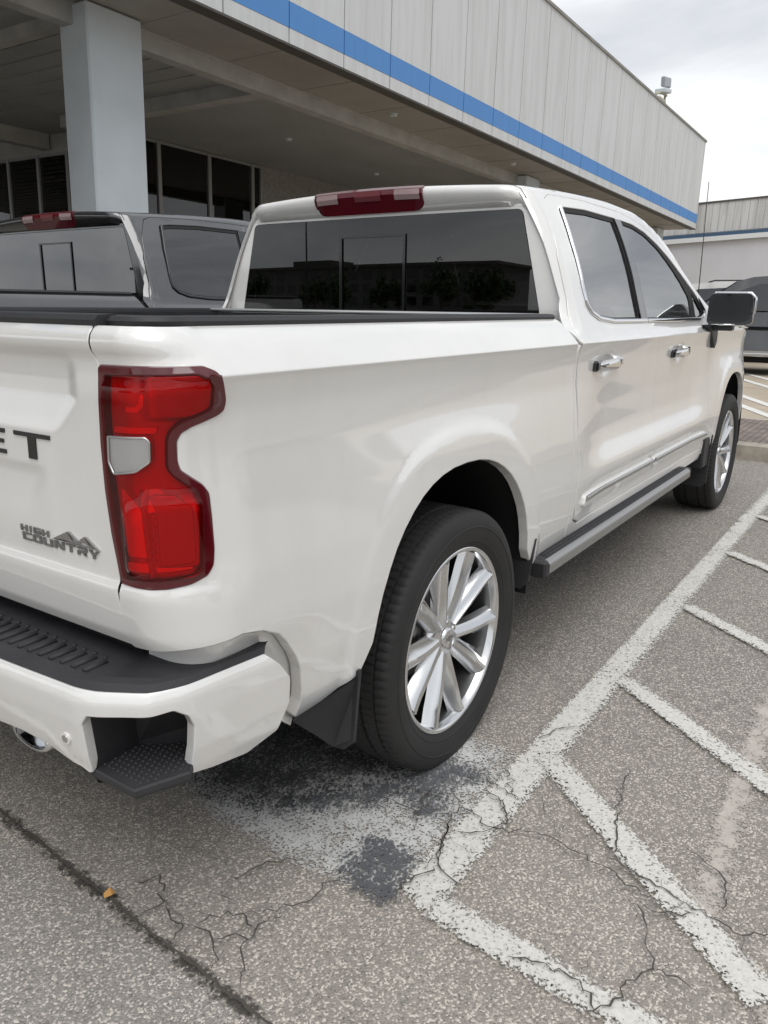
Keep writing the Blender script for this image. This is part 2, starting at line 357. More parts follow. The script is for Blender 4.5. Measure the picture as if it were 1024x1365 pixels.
def panel(name, outline, fmap, mat, parent=None, holes=(), sp=.03, edge=.003, fold=.025, mirror=None, flip=False, off=0., lines=(), seam=None):
    """sheet metal: a polygon in surface coordinates laid on fmap, with rounded, folded-in edges and exact normals.
    mirror: None -> right side only; otherwise also returns a left copy"""
    ol = dens(outline, sp);  ol = ol if area(ol) > 0 else ol[::-1]
    hs = [dens(h, sp) for h in holes]; hs = [h if area(h) < 0 else h[::-1] for h in hs]
    loops = [ol] + hs; B = np.array([q for l in loops for q in l])
    mn, mxx = B.min(0), B.max(0); gx, gy = np.meshgrid(np.arange(mn[0]+sp/2, mxx[0], sp), np.arange(mn[1]+sp/2, mxx[1], sp)); G = np.stack([gx.ravel(), gy.ravel()], 1)
    G[:,0] += (np.round((G[:,1]-mn[1])/sp) % 2) * sp*.5
    if len(G):
        k = inside(ol, G)
        for h in hs: k &= ~inside(h, G)
        G = G[k]
        if len(G):
            d = np.full(len(G), 9.)
            for i in range(0, len(B), 200): d = np.minimum(d, np.hypot(G[:,None,0]-B[None,i:i+200,0], G[:,None,1]-B[None,i:i+200,1]).min(1))
            G = G[d > sp*.45]
    for zl in lines:
        if len(G): G = G[np.abs(G[:,1]-zl) > sp*.33]
    for zl in lines:
        X_ = np.arange(mn[0]+sp*.37, mxx[0], sp*.5); Q_ = np.stack([X_, np.full(len(X_), zl)], 1); Q_ = Q_[inside(ol, Q_)]
        for h in hs: Q_ = Q_[~inside(h, Q_)]
        if len(Q_):
            dd_ = np.full(len(Q_), 9.)
            for i in range(0, len(B), 200): dd_ = np.minimum(dd_, np.hypot(Q_[:,None,0]-B[None,i:i+200,0], Q_[:,None,1]-B[None,i:i+200,1]).min(1))
            G = np.vstack([G, Q_[dd_ > .0015]])
    allp = np.vstack([B, G]) if len(G) else B
    edges = []; n0 = 0
    for l in loops: edges += [(n0+i, n0+(i+1) % len(l)) for i in range(len(l))]; n0 += len(l)
    vo, eo, fo, ov, oe, of = delaunay_2d_cdt([Vector(p) for p in allp], edges, [], 0, 1e-7)
    V = np.array([tuple(v) for v in vo]); Fc = np.array([f for f in fo if len(f) == 3]); cen = V[Fc].mean(1)
    k = inside(ol, cen)
    for h in hs: k &= ~inside(h, cen)
    Fc = Fc[k]
    a2 = V[Fc]; ar = np.cross(a2[:,1]-a2[:,0], a2[:,2]-a2[:,0]); Fc = Fc[np.abs(ar) > 1e-9]; ar = ar[np.abs(ar) > 1e-9]
    Fc[ar < 0] = Fc[ar < 0][:, ::-1]
    idx = {}
    for i, src in enumerate(ov):
        for q in src: idx[q] = i
    def nrm(UV):
        h = 8e-4; a = fmap(UV+[[h,0]], off) - fmap(UV-[[h,0]], off); b = fmap(UV+[[0,h]], off) - fmap(UV-[[0,h]], off); n = np.cross(a, b); l = np.linalg.norm(n, axis=1, keepdims=True)
        n = np.where(l > 1e-12, n/np.maximum(l, 1e-12), [[0,0,1]]); return -n if flip else n
    P = fmap(V, off); Nn = nrm(V); verts = list(map(tuple, P)); faces = []; ln = []; mi_ = []
    for t in Fc:
        t = t[::-1] if flip else t; faces.append(tuple(t)); ln += [Nn[q] for q in t]
    mi_ = [0]*len(faces); base = 0
    for l in loops:
        ids = [idx[base+i] for i in range(len(l))]; base += len(l); m = len(ids)
        if fold <= 0: continue
        Q = P[ids]; T = np.roll(Q,-1,0) - np.roll(Q,1,0); T /= np.linalg.norm(T, axis=1, keepdims=True)+1e-12; n_ = Nn[ids]
        O = np.cross(T, n_); O /= np.linalg.norm(O, axis=1, keepdims=True)+1e-12
        if flip: O = -O
        R1 = Q + O*edge - n_*edge; R2 = R1 - n_*fold; b = len(verts); verts += list(map(tuple, R1)) + list(map(tuple, R2))
        for i in range(m):
            j = (i+1) % m
            q1 = [ids[i], b+i, b+j, ids[j]]; nn1 = [n_[i], O[i], O[j], n_[j]]; q2 = [b+i, b+m+i, b+m+j, b+j]; nn2 = [O[i], O[i], O[j], O[j]]
            if flip: q1, nn1, q2, nn2 = q1[::-1], nn1[::-1], q2[::-1], nn2[::-1]
            if len(set(q1)) == 4: faces.append(tuple(q1)); ln += nn1; mi_.append(0)
            faces.append(tuple(q2)); ln += nn2; mi_.append(1)
    def mk(sgn):
        me = bpy.data.meshes.new(name); vv = [(v[0], v[1]*sgn, v[2]) for v in verts]
        if sgn > 0: me.from_pydata(vv, [], faces); L_ = ln
        else:
            me.from_pydata(vv, [], [f[::-1] for f in faces]); L_ = []; k = 0
            for f in faces:
                L_ += [(q[0], -q[1], q[2]) for q in ln[k:k+len(f)][::-1]]; k += len(f)
        me.materials.append(mat)
        if seam: me.materials.append(seam); me.polygons.foreach_set('material_index', mi_)
        me.polygons.foreach_set('use_smooth', [True]*len(me.polygons))
        me.normals_split_custom_set([tuple(q) for q in L_]); me.update()
        return link(bpy.data.objects.new(name, me), parent)
    r = mk(1)
    if mirror is None: return r
    return r, mk(-1)
def mir(o, parent=None, name=None):
    "left-hand copy of a right-hand mesh"
    me = o.data.copy(); me.transform(Matrix.Scale(-1, 4, (0,1,0))); me.flip_normals()
    return link(bpy.data.objects.new(name or o.name.split('.')[0], me), parent if parent is not None else o.parent)
def strip(mb, path, fmap, w, h, off=0., mi=0, closed=False):
    "raised moulding of width w and height h that follows a path on the surface"
    P = np.array(path, float); n = len(P)
    a = np.roll(P,-1,0) - np.roll(P,1,0)
    if not closed: a[0] = P[1]-P[0]; a[-1] = P[-1]-P[-2]
    a /= np.linalg.norm(a, axis=1, keepdims=True); nr = np.stack([-a[:,1], a[:,0]], 1)
    prof = [(-.5,0),(-.42,.7),(-.25,1),(.25,1),(.42,.7),(.5,0)]; v = []; m = len(prof)
    rows = [fmap(P + nr*(u*w), off + q*h) for u, q in prof]
    for i in range(n): v += [tuple(rows[k][i]) for k in range(m)]
    f = [(i*m+k, ((i+1) % n)*m+k, ((i+1) % n)*m+k+1, i*m+k+1) for i in range(n if closed else n-1) for k in range(m-1)]
    f = [q[::-1] for q in f]
    if not closed: f += [tuple(range(m)), tuple((n-1)*m+k for k in range(m))[::-1]]
    return mb.add(v, f, mi)
# ==================== GROUND AND PAVEMENT ====================
def asphalt(name, warm, cool):
    m = bpy.data.materials.new(name); m.use_nodes = True; N = m.node_tree.nodes; L = m.node_tree.links; b = N['Principled BSDF']; b.inputs['Roughness'].default_value = .88; b.inputs['Specular IOR Level'].default_value = .35
    tc = N.new('ShaderNodeTexCoord')
    def noise(s, d=4, r=.6):
        n = N.new('ShaderNodeTexNoise'); n.inputs['Scale'].default_value = s; n.inputs['Detail'].default_value = d; n.inputs['Roughness'].default_value = r; L.new(tc.outputs['Object'], n.inputs[0]); return n
    def vor(s, feat='F1'):
        n = N.new('ShaderNodeTexVoronoi'); n.inputs['Scale'].default_value = s; n.feature = feat; L.new(tc.outputs['Object'], n.inputs[0]); return n
    def mixc(f, a, c, bt='MIX'):
        n = N.new('ShaderNodeMix'); n.data_type = 'RGBA'; n.blend_type = bt
        for i, q in ((0,f),(6,a),(7,c)):
            if hasattr(q, 'is_output'): L.new(q, n.inputs[i])
            elif i == 0: n.inputs[0].default_value = q
            else: n.inputs[i].default_value = (*q, 1)
        return n.outputs[2]
    def rng_(x, a, c, o0, o1):
        n = N.new('ShaderNodeMapRange'); L.new(x, n.inputs[0])
        for i, q in enumerate((a,c,o0,o1)): n.inputs[i+1].default_value = q
        return n.outputs[0]
    sep = N.new('ShaderNodeSeparateXYZ'); L.new(tc.outputs['Object'], sep.inputs[0])
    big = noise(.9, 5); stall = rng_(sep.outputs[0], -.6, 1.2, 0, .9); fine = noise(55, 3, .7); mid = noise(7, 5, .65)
    base = mixc(rng_(sep.outputs[0], -1.08, -1.04, 0, 1), cool, warm)
    base = mixc(stall, base, tuple(c*.62 for c in cool))  # greyer asphalt ahead, deepened to stand in for shade beside the truck
    base = mixc(rng_(big.outputs[0], .3, .7, 0, 1), base, mixc(.5, base, tuple(c*.78 for c in warm)))
    base = mixc(rng_(mid.outputs[0], .35, .75, 0, .45), base, tuple(c*.55 for c in warm))
    v1 = vor(215); v2 = vor(430); sepc = N.new('ShaderNodeSeparateColor'); L.new(v1.outputs['Color'], sepc.inputs[0]); sepd = N.new('ShaderNodeSeparateColor'); L.new(v2.outputs['Color'], sepd.inputs[0])
    base = mixc(rng_(sepd.outputs[0], .0, 1., 0, .60), base, tuple(c*.45 for c in warm))
    base = mixc(rng_(sepc.outputs[1], .66, .92, 0, .70), base, tuple(min(1, c*1.95) for c in warm))
    base = mixc(rng_(sepc.outputs[0], .80, .95, 0, .6), base, tuple(c*.38 for c in cool))
    L.new(base, b.inputs['Base Color'])
    ad = N.new('ShaderNodeMath'); ad.operation = 'ADD'; L.new(v1.outputs['Distance'], ad.inputs[0]); L.new(fine.outputs[0], ad.inputs[1])
    bp = N.new('ShaderNodeBump'); bp.inputs['Strength'].default_value = .55; bp.inputs['Distance'].default_value = .004; bp.invert = True; L.new(ad.outputs[0], bp.inputs['Height']); L.new(bp.outputs[0], b.inputs['Normal'])
    return m
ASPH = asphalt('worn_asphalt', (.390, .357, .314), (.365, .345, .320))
def flat(name, pts, z, mat, kind='structure', parent=None):
    return tag(obj(name, [(x, y, z) for x, y in pts], [tuple(range(len(pts)))], mat, parent), kind=kind)
gx = [-400,-60,-20,-8,5.95]; 
obj_g = MB(); 
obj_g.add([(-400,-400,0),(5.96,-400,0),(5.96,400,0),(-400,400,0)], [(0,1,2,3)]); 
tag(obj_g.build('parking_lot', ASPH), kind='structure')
CURB = M('kerb_concrete', (.38, .345, .29), .85, noise=.25, nscale=9, bump=.6, bscale=120)
k = MB(); k.box((5.955,-60,-.1),(6.12,60,.150), ch=.012); tag(k.build('kerb', CURB), kind='structure')
def brickmat():
    m = M('brick_pavers', (.25,.2,.17), .85); N = m.node_tree.nodes; L = m.node_tree.links; b = N['Principled BSDF']; tc = N.new('ShaderNodeTexCoord'); t = N.new('ShaderNodeTexBrick')
    t.inputs['Color1'].default_value = (.27,.215,.185,1); t.inputs['Color2'].default_value = (.20,.165,.145,1); t.inputs['Mortar'].default_value = (.12,.10,.09,1); t.inputs['Scale'].default_value = 4; t.inputs['Mortar Size'].default_value = .02
    L.new(tc.outputs['Object'], t.inputs[0]); n = N.new('ShaderNodeTexNoise'); n.inputs['Scale'].default_value = 4; L.new(tc.outputs['Object'], n.inputs[0])
    v = N.new('ShaderNodeMix'); v.data_type = 'RGBA'; v.blend_type = 'OVERLAY'; v.inputs[0].default_value = .6; L.new(t.outputs[0], v.inputs[6]); L.new(n.outputs[0], v.inputs[7]); L.new(v.outputs[2], b.inputs['Base Color'])
    bp = N.new('ShaderNodeBump'); bp.inputs['Strength'].default_value = .6; bp.inputs['Distance'].default_value = .01; L.new(t.outputs[1], bp.inputs['Height']); bp.invert = True; L.new(bp.outputs[0], b.inputs['Normal']); return m
flat('brick_pavement', [(6.12,-60),(7.93,-60),(7.93,60),(6.12,60)], .148, brickmat())
TAN = M('tan_concrete', (.44, .375, .29), .85, noise=.14, nscale=2.5, bump=.4, bscale=60)
flat('concrete_forecourt', [(7.93,-400),(600,-400),(600,400),(7.93,400)], .150, TAN)
# worn paint: a sheet whose coverage breaks up with noise
def worn(name, col, cover, scale=26, dark=None, soft=.12, grit=.34):
    m = bpy.data.materials.new(name); m.use_nodes = True; N = m.node_tree.nodes; L = m.node_tree.links; b = N['Principled BSDF']; b.inputs['Roughness'].default_value = .75
    o = N['Material Output']; tc = N.new('ShaderNodeTexCoord'); t = N.new('ShaderNodeBsdfTransparent'); mx = N.new('ShaderNodeMixShader')
    n = N.new('ShaderNodeTexNoise'); n.inputs['Scale'].default_value = scale; n.inputs['Detail'].default_value = 8; n.inputs['Roughness'].default_value = .72; L.new(tc.outputs['Object'], n.inputs[0])
    v = N.new('ShaderNodeTexVoronoi'); v.inputs['Scale'].default_value = 190; L.new(tc.outputs['Object'], v.inputs[0]); s = N.new('ShaderNodeSeparateColor'); L.new(v.outputs['Color'], s.inputs[0])
    at = N.new('ShaderNodeAttribute'); at.attribute_name = 'edge'
    big = N.new('ShaderNodeTexNoise'); big.inputs['Scale'].default_value = 3.1; big.inputs['Detail'].default_value = 4; L.new(tc.outputs['Object'], big.inputs[0])
    a1 = N.new('ShaderNodeMath'); a1.operation = 'MULTIPLY_ADD'; L.new(s.outputs[0], a1.inputs[0]); a1.inputs[1].default_value = grit; L.new(n.outputs[0], a1.inputs[2])
    a2 = N.new('ShaderNodeMath'); a2.operation = 'MULTIPLY_ADD'; L.new(big.outputs[0], a2.inputs[0]); a2.inputs[1].default_value = .35; L.new(a1.outputs[0], a2.inputs[2])
    a3 = N.new('ShaderNodeMath'); a3.operation = 'MULTIPLY_ADD'; L.new(at.outputs['Fac'], a3.inputs[0]); a3.inputs[1].default_value = -.42; L.new(a2.outputs[0], a3.inputs[2])
    r = N.new('ShaderNodeMapRange'); r.inputs[1].default_value = cover; r.inputs[2].default_value = cover + soft; r.inputs[3].default_value = 1; r.inputs[4].default_value = 0; L.new(a3.outputs[0], r.inputs[0])
    # attribute edge: 0 at the rim, 1 inside -> more cover inside
    c = N.new('ShaderNodeMix'); c.data_type = 'RGBA'; c.inputs[6].default_value = (*col,1); c.inputs[7].default_value = (*(dark or tuple(q*.62 for q in col)),1)
    r3 = N.new('ShaderNodeMapRange'); r3.inputs[1].default_value = .35; r3.inputs[2].default_value = .75; r3.inputs[4].default_value = .75; L.new(n.outputs[0], r3.inputs[0]); L.new(r3.outputs[0], c.inputs[0]); L.new(c.outputs[2], b.inputs['Base Color'])
    L.new(r.outputs[0], mx.inputs[0]); L.new(t.outputs[0], mx.inputs[1]); L.new(b.outputs[0], mx.inputs[2]); L.new(mx.outputs[0], o.inputs[0]); return m
PAINTW = worn('worn_white_paint', (.68, .665, .62), .71, 75, soft=.20, grit=.55)
PAINTF = worn('faded_ghost_paint', (.50, .46, .41), .52, 18, soft=.30)
PATCHW = worn('faded_white_wash', (.58, .575, .555), .735, 12, (.30,.30,.295), .30, .80)
PATCHD = worn('dark_overpaint', (.085, .090, .098), .66, 22, (.13,.135,.14), .25, .80)
PATCHS = worn('black_oil_stain', (.045, .045, .046), .60, 7, (.08,.08,.08), .35, .80)
def sheet(name, poly, z, mat, sp=.03, rim=.02, jit=.003):
    "flat marking with a rim attribute"
    ol = dens(poly, sp); ol = ol if area(ol) > 0 else ol[::-1]; B = np.array(ol) + rng.normal(0, jit, (len(ol), 2))
    mn, mxx = B.min(0), B.max(0); gx, gy = np.meshgrid(np.arange(mn[0], mxx[0], sp), np.arange(mn[1], mxx[1], sp)); G = np.stack([gx.ravel(), gy.ravel()], 1); G = G[inside(B, G)]
    def dist(Pt):
        d = np.full(len(Pt), 9.); A = B; Bn = np.roll(B,-1,0)
        for a, c in zip(A, Bn):
            e_ = c-a; t = np.clip(((Pt-a)@e_)/(e_@e_+1e-12), 0, 1); d = np.minimum(d, np.hypot(*(Pt-(a+t[:,None]*e_)).T))
        return d
    if len(G): G = G[dist(G) > sp*.3]
    allp = np.vstack([B, G]) if len(G) else B
    vo, eo, fo, ov, oe, of = delaunay_2d_cdt([Vector(p) for p in allp], [(i, (i+1) % len(B)) for i in range(len(B))], [], 0, 1e-7)
    V = np.array([tuple(v) for v in vo]); Fc = np.array([f for f in fo if len(f) == 3]); Fc = Fc[inside(B, V[Fc].mean(1))]; ar = np.cross(V[Fc[:,1]]-V[Fc[:,0]], V[Fc[:,2]]-V[Fc[:,0]]); Fc[ar<0] = Fc[ar<0][:, ::-1]
    o = obj(name, [(x,y,z) for x,y in V], Fc, mat); a = o.data.attributes.new('edge', 'FLOAT', 'POINT'); a.data.foreach_set('value', np.clip(dist(V)/rim, 0, 1).astype(np.float32))
    return tag(o, kind='structure')
def bar(x0, y0, x1, y1, w):
    d = np.array([x1-x0, y1-y0]); d /= np.hypot(*d); n = np.array([-d[1], d[0]])*w/2; a, b = np.array([x0,y0]), np.array([x1,y1]); return [tuple(a-n), tuple(b-n), tuple(b+n), tuple(a+n)]
sheet('long_white_line', [(-.655,-1.285),(-.60,-1.17),(5.93,-1.178),(5.93,-1.283),(-.55,-1.29)], .008, PAINTW, .035, .006, .0012)
sheet('front_white_line', [(-.652,-1.262),(-.553,-1.262),(-.60,-1.70),(-.655,-2.4),(-.74,-2.4),(-.69,-1.75)], .0095, PAINTW, .03, .006, .0012)
hx = [(.150,-1.235,-.45,-1.97,.098),(.80,-1.275,.02,-2.32,.092),(1.735,-1.275,.95,-2.32,.092),(2.76,-1.27,1.95,-2.32,.092),(3.76,-1.27,2.95,-2.3,.092),(4.76,-1.27,3.95,-2.3,.092)]
for q in hx: sheet('hatch_line', bar(*q), .012, PAINTW, .03, .006, .0012)
sheet('hatch_line', bar(-.45,-1.97,-.70,-2.28,.098), .012, PAINTF, .03, .02)
sheet('faded_line', bar(1.05,-1.765,-.33,-1.80,.095), .004, PAINTF, .03, .03)
sheet('faded_wash', [(-.50,-.15),(-.68,-.62),(-.685,-.93),(-.665,-1.14),(-.60,-1.195),(-.10,-1.185),(.10,-1.16),(.12,-.95),(.05,-.5),(-.05,-.1)], .004, PATCHW, .04, .05)
sheet('dark_patch', [(-.610,-.990),(-.50,-.995),(-.455,-1.06),(-.475,-1.145),(-.54,-1.175),(-.660,-1.205),(-.69,-1.14),(-.675,-1.04)], .009, PATCHD, .02, .03, .006)
sheet('dark_patch', [(-.35,-1.03),(-.27,-.94),(-.12,-.93),(-.03,-1.00),(-.02,-1.13),(-.09,-1.165),(-.15,-1.10),(-.22,-1.10),(-.30,-1.15),(-.38,-1.08)], .0105, PATCHD, .02, .05, .006)
sheet('dark_patch', [(-.62,-.62),(-.55,-.60),(-.30,-.86),(-.16,-.95),(-.22,-1.02),(-.38,-.97),(-.55,-.78)], .0118, PATCHD, .02, .06, .006)
sheet('oil_stain', [(-.55,-.20),(-.64,-.50),(-.60,-.70),(-.45,-.80),(-.2,-.95),(.05,-.98),(.25,-.8),(.2,-.1)], .013, PATCHS, .04, .12, .01)
CRK = M('crack_dark', (.075,.067,.058), .95)
CRACKS = [
[[-0.327, -0.942], [-0.259, -0.976], [-0.246, -1.057], [-0.247, -1.145], [-0.28, -1.266], [-0.227, -1.395], [-0.245, -1.496], [-0.255, -1.577], [-0.289, -1.663], [-0.295, -1.718]] ,
[[-0.206, -1.551], [-0.227, -1.616], [-0.245, -1.704], [-0.278, -1.782], [-0.279, -1.84], [-0.296, -1.892], [-0.267, -1.934], [-0.221, -1.981]] ,
[[0.212, -1.48], [0.03, -1.509], [-0.132, -1.557], [-0.195, -1.567]] ,
[[0.21, -1.185], [0.282, -1.207], [0.394, -1.283]] ,
[[-0.407, -1.715], [-0.503, -1.754], [-0.575, -1.717], [-0.624, -1.709], [-0.672, -1.686], [-0.62, -1.636], [-0.62, -1.561], [-0.649, -1.486]] ,
[[-0.503, -1.754], [-0.493, -1.802], [-0.509, -1.844]] ,
[[-0.247, -1.145], [-0.35, -1.167], [-0.451, -1.202], [-0.498, -1.229], [-0.517, -1.282], [-0.496, -1.323]] ,
[[-0.627, -1.179], [-0.558, -1.189], [-0.487, -1.223]] ,
[[0.017, -1.17], [-0.114, -1.244], [-0.118, -1.269]] ,
[[-0.134, -1.169], [-0.165, -1.233], [-0.228, -1.286], [-0.28, -1.266]] ,
[[-0.059, -1.712], [-0.102, -1.795], [-0.168, -1.835], [-0.237, -1.84]] ,
[[-0.325, -1.674], [-0.33, -1.727], [-0.285, -1.792]] ,
[[-0.354, -1.175], [-0.335, -1.227], [-0.28, -1.266]] ,
[[-0.322, -1.637], [-0.356, -1.691], [-0.407, -1.715]] ,
[[-0.973, -0.641], [-0.915, -0.68], [-0.967, -0.755], [-1.003, -0.745], [-1.032, -0.742]] ,
[[-0.967, -0.755], [-0.989, -0.843], [-1.017, -0.85], [-1.044, -0.857]] ,
[[-0.989, -0.843], [-0.97, -0.908], [-1.002, -0.953], [-1.048, -0.989]] ,
[[-0.98, -0.93], [-0.954, -0.95], [-0.937, -0.991], [-0.986, -1.027], [-1.038, -1.067]] ,
[[-0.974, -0.864], [-0.935, -0.871], [-0.887, -0.931], [-0.906, -0.961], [-0.909, -0.976]] ,
[[-0.887, -0.931], [-0.838, -0.991], [-0.776, -1.029], [-0.708, -1.02], [-0.651, -1.057]] ,
[[-0.937, -0.991], [-0.892, -0.982], [-0.832, -1.009]] ,
[[-0.843, -0.826], [-0.743, -0.856], [-0.69, -0.885], [-0.674, -0.92]] ,
[[-0.886, -0.819], [-0.872, -0.881]] ,
[[-0.809, -0.642], [-0.797, -0.671]] ,
[[-0.324, -0.946], [-0.339, -0.994], [-0.344, -1.064], [-0.399, -1.091]] ,
[[-0.2, -1.058], [-0.245, -1.155]] ,
[[-0.324, -1.108], [-0.299, -1.136], [-0.245, -1.155]] ,
[[-0.499, -1.192], [-0.473, -1.209], [-0.404, -1.176], [-0.364, -1.173], [-0.318, -1.143]] ,
[[-0.528, -1.145], [-0.499, -1.192]] ,
[[-0.2, -1.058], [-0.27, -1.04], [-0.344, -1.064]] ,
[[-0.07, -1.138], [-0.104, -1.166], [-0.102, -1.215], [-0.127, -1.262]] ,
[[-0.161, -1.195], [-0.158, -1.235], [-0.203, -1.274]] ,
]
mbk = MB()
def crack(pts, w, taper=True, j=.006):
    P = [np.array(pts[0])]
    for a, b in zip(pts[:-1], pts[1:]):
        a, b = np.array(a), np.array(b); n = max(2, int(np.hypot(*(b-a))/.016))
        for k in range(1, n+1): P.append(a+(b-a)*k/n + (rng.normal(0, j, 2) if k < n else 0))
    P = np.array(P); T = np.gradient(P, axis=0); T /= np.linalg.norm(T, axis=1, keepdims=True)+1e-9; N_ = np.stack([-T[:,1], T[:,0]], 1)
    n = len(P); ww = w*(.55+.8*rng.random(n)); 
    if taper: ww *= np.clip(np.minimum(np.arange(n)+1, n-np.arange(n))/3, .25, 1)
    v = [(*(P[i]+N_[i]*ww[i]/2), .0165) for i in range(n)] + [(*(P[i]-N_[i]*ww[i]/2), .0165) for i in range(n)]
    mbk.add(v, [(n+i, n+i+1, i+1, i) for i in range(n-1)])
for c in CRACKS: crack(c, .0040)
for c in list(CRACKS):      # hairline side branches
    for q in c[1:-1]:
        if random.random() < .75:
            a = random.uniform(0, 6.28); l = random.uniform(.03, .11); crack([q, (q[0]+l*math.cos(a)*.5+random.uniform(-.01,.01), q[1]+l*math.sin(a)*.5), (q[0]+l*math.cos(a+.4), q[1]+l*math.sin(a+.4))], .0015)
for i in range(26):
    x, y = random.uniform(-.5, 2.6), random.uniform(-2.3, -1.3); p = [(x,y)]
    a = random.uniform(0, 6.28)
    for _ in range(random.randint(2,4)): a += random.uniform(-.8,.8); p.append((p[-1][0]+.06*math.cos(a), p[-1][1]+.06*math.sin(a)))
    crack(p, .0015)
sm_ = [(-.93,1.2),(-.975,.3),(-.996,-.11),(-1.011,-.329),(-1.028,-.541),(-1.030,-.645),(-1.047,-.798),(-1.048,-.886),(-1.057,-1.0),(-1.064,-1.144),(-1.08,-1.6),(-1.09,-2.6),(-1.1,-5)]
crack(sm_, .0070, False, .0022)
tag(mbk.build('pavement_cracks', CRK), kind='structure')
SEAMD = worn('seam_dirt', (.075,.068,.06), .50, 20, soft=.3)
sheet('seam_stain', [(x-.02, y) for x, y in sm_[2:-3]] + [(x+.025, y) for x, y in sm_[2:-3]][::-1], .003, SEAMD, .02, .03, .004)
# litter: a small leaf in the seam
lf = MB(); lf.add([(-1.042,-.632,.018),(-1.030,-.646,.026),(-1.016,-.640,.020),(-1.018,-.622,.028),(-1.034,-.618,.019)], [(0,1,2,3,4)]); lo = lf.build('dry_leaf', M('dry_leaf_orange', (.62,.33,.10), .7))
tag(lo, 'small orange dry leaf lying in the long pavement seam', 'leaf')
WLINE = M('forecourt_white', (.75,.74,.70), .7, noise=.1, nscale=6)
for x0,y0,x1,y1 in ((8.89,-.325,9.7,.1),(9.506,-.442,10.9,.27),(11.4,-.43,12.6,.15),(13.4,0,14.9,.75)):
    d = ((x1-x0)**2+(y1-y0)**2)**.5
    flat('forecourt_line', bar(x0-(x1-x0)*1.2, y0-(y1-y0)*1.2, x0+(x1-x0)*2.2, y0+(y1-y0)*2.2, .13), .156, WLINE)
# ==================== THE WHITE PICKUP ====================
truck = thing('pickup_truck', 'pearl white crew cab pickup truck with chrome wheels, parked nearest beside the white line', 'pickup truck')
# ---- bed sides ----
LAMP = [(-1.211,1.264),(-0.976,1.268),(-0.950,1.259),(-0.935,1.234),(-0.919,1.199),(-0.920,1.181),(-0.938,1.172),(-1.005,1.157),(-1.030,1.147),(-1.040,1.132),(-1.041,1.096),(-1.035,1.079),(-1.012,1.064),(-0.987,1.049),(-0.972,1.032),(-0.970,0.987),(-0.970,0.924),(-0.975,0.893),(-0.990,0.876),(-1.025,0.863),(-1.073,0.854),(-1.108,0.851),(-1.150,0.850),(-1.190,0.849)]
def arch_pts(cx, cz, z0, z1, k=26, ax=.485, az=.545):
    o = []
    for i in range(k+1):
        a = math.pi*i/k; c, s_ = math.cos(a), math.sin(a)
        x = -ax*math.copysign(abs(c)**(2/2.3), c); z = az*abs(s_)**(2/2.3); o.append((cx+x, cz+z))
    o = [q for q in o if q[1] > (z0 if q[0] < cx else z1)+.015]
    return [(cx-ax-.035, z0)] + o + [(cx+ax+.035, z1)]
arR = arch_pts(0, .40, .492, .490)
bed = [(-1.187,.846),(-1.192,.80),(-1.195,.725),(-1.184,.713),(-1.117,.720),(-1.034,.732),(-.919,.742),(-.857,.727),(-.805,.70),(-.775,.668),(-.742,.62),(-.725,.582),(-.714,.52),(-.712,.49),(-.722,.452),(-.69,.455)] + arR + [(.86,.478),(.866,1.1),(.858,1.20),(.838,1.255),(.806,1.333),(-1.2165,1.333),(-1.2145,1.306),(-1.2165,1.286)] + LAMP
bedR, bedL = panel('bed_side', rnd(bed, .004, 2), body, WHITE, truck, sp=.014, edge=.0045, fold=.03, mirror=1, lines=(1.2435, 1.2495))
br = [(-1.215,.60),(-.66,.44),(-.66,.62),(-.72,.72),(-.80,.77),(-1.21,.77)]
panel('bed_lower_return', [(-1.20,.60),(-.80,.50),(-.69,.40),(-.67,.60),(-.72,.72),(-.80,.77),(-1.20,.77)], lambda uv, off=0.: body(uv, off-.040), WHITE, truck, sp=.03, edge=.003, fold=.01, mirror=1)
# recess lip round the lamp
def lamp(m):
    t = bpy.data.objects.new('tail_light', None)
IN = [(-1.199, 1.25), (-0.9896, 1.2557), (-0.9686, 1.2477), (-0.9575, 1.2308), (-0.9547, 1.1892), (-0.9678, 1.1821), (-1.0276, 1.1662), (-1.0517, 1.1511), (-1.0584, 1.1353), (-1.0608, 1.085), (-1.0471, 1.0693), (-1.0011, 1.0385), (-0.9926, 1.0145), (-1.0008, 0.8892), (-1.0149, 0.8803), (-1.0909, 0.8698), (-1.18, 0.863), (-1.2, 0.984), (-1.207, 1.071), (-1.204, 1.189)]
LO = [(-1.209,1.2615),(-0.976,1.2655),(-0.951,1.2565),(-0.937,1.233),(-0.921,1.199),(-0.9225,1.1825),(-0.939,1.1745),(-1.006,1.1595),(-1.031,1.149),(-1.0422,1.133),(-1.0432,1.095),(-1.037,1.0775),(-1.013,1.062),(-0.988,1.047),(-0.974,1.031),(-0.972,0.987),(-0.972,0.924),(-0.977,0.894),(-0.991,0.878),(-1.025,0.8655),(-1.073,0.8565),(-1.108,0.8535),(-1.150,0.8525),(-1.188,0.8525),(-1.206,.945),(-1.215,1.03),(-1.217,1.12),(-1.213,1.204)]
REV = [(-1.192,1.136),(-1.100,1.140),(-1.092,1.133),(-1.094,1.096),(-1.124,1.077),(-1.183,1.067),(-1.195,1.088)]
hous = panel('tail_light', rnd(LO, .006, 3), body, REDD, truck, holes=[rnd(IN, .008, 3)], sp=.012, edge=.004, fold=.03, off=.004)
def depth(f0):
    return lambda uv, off=0.: body(uv, off + f0(uv[:,0], uv[:,1]))
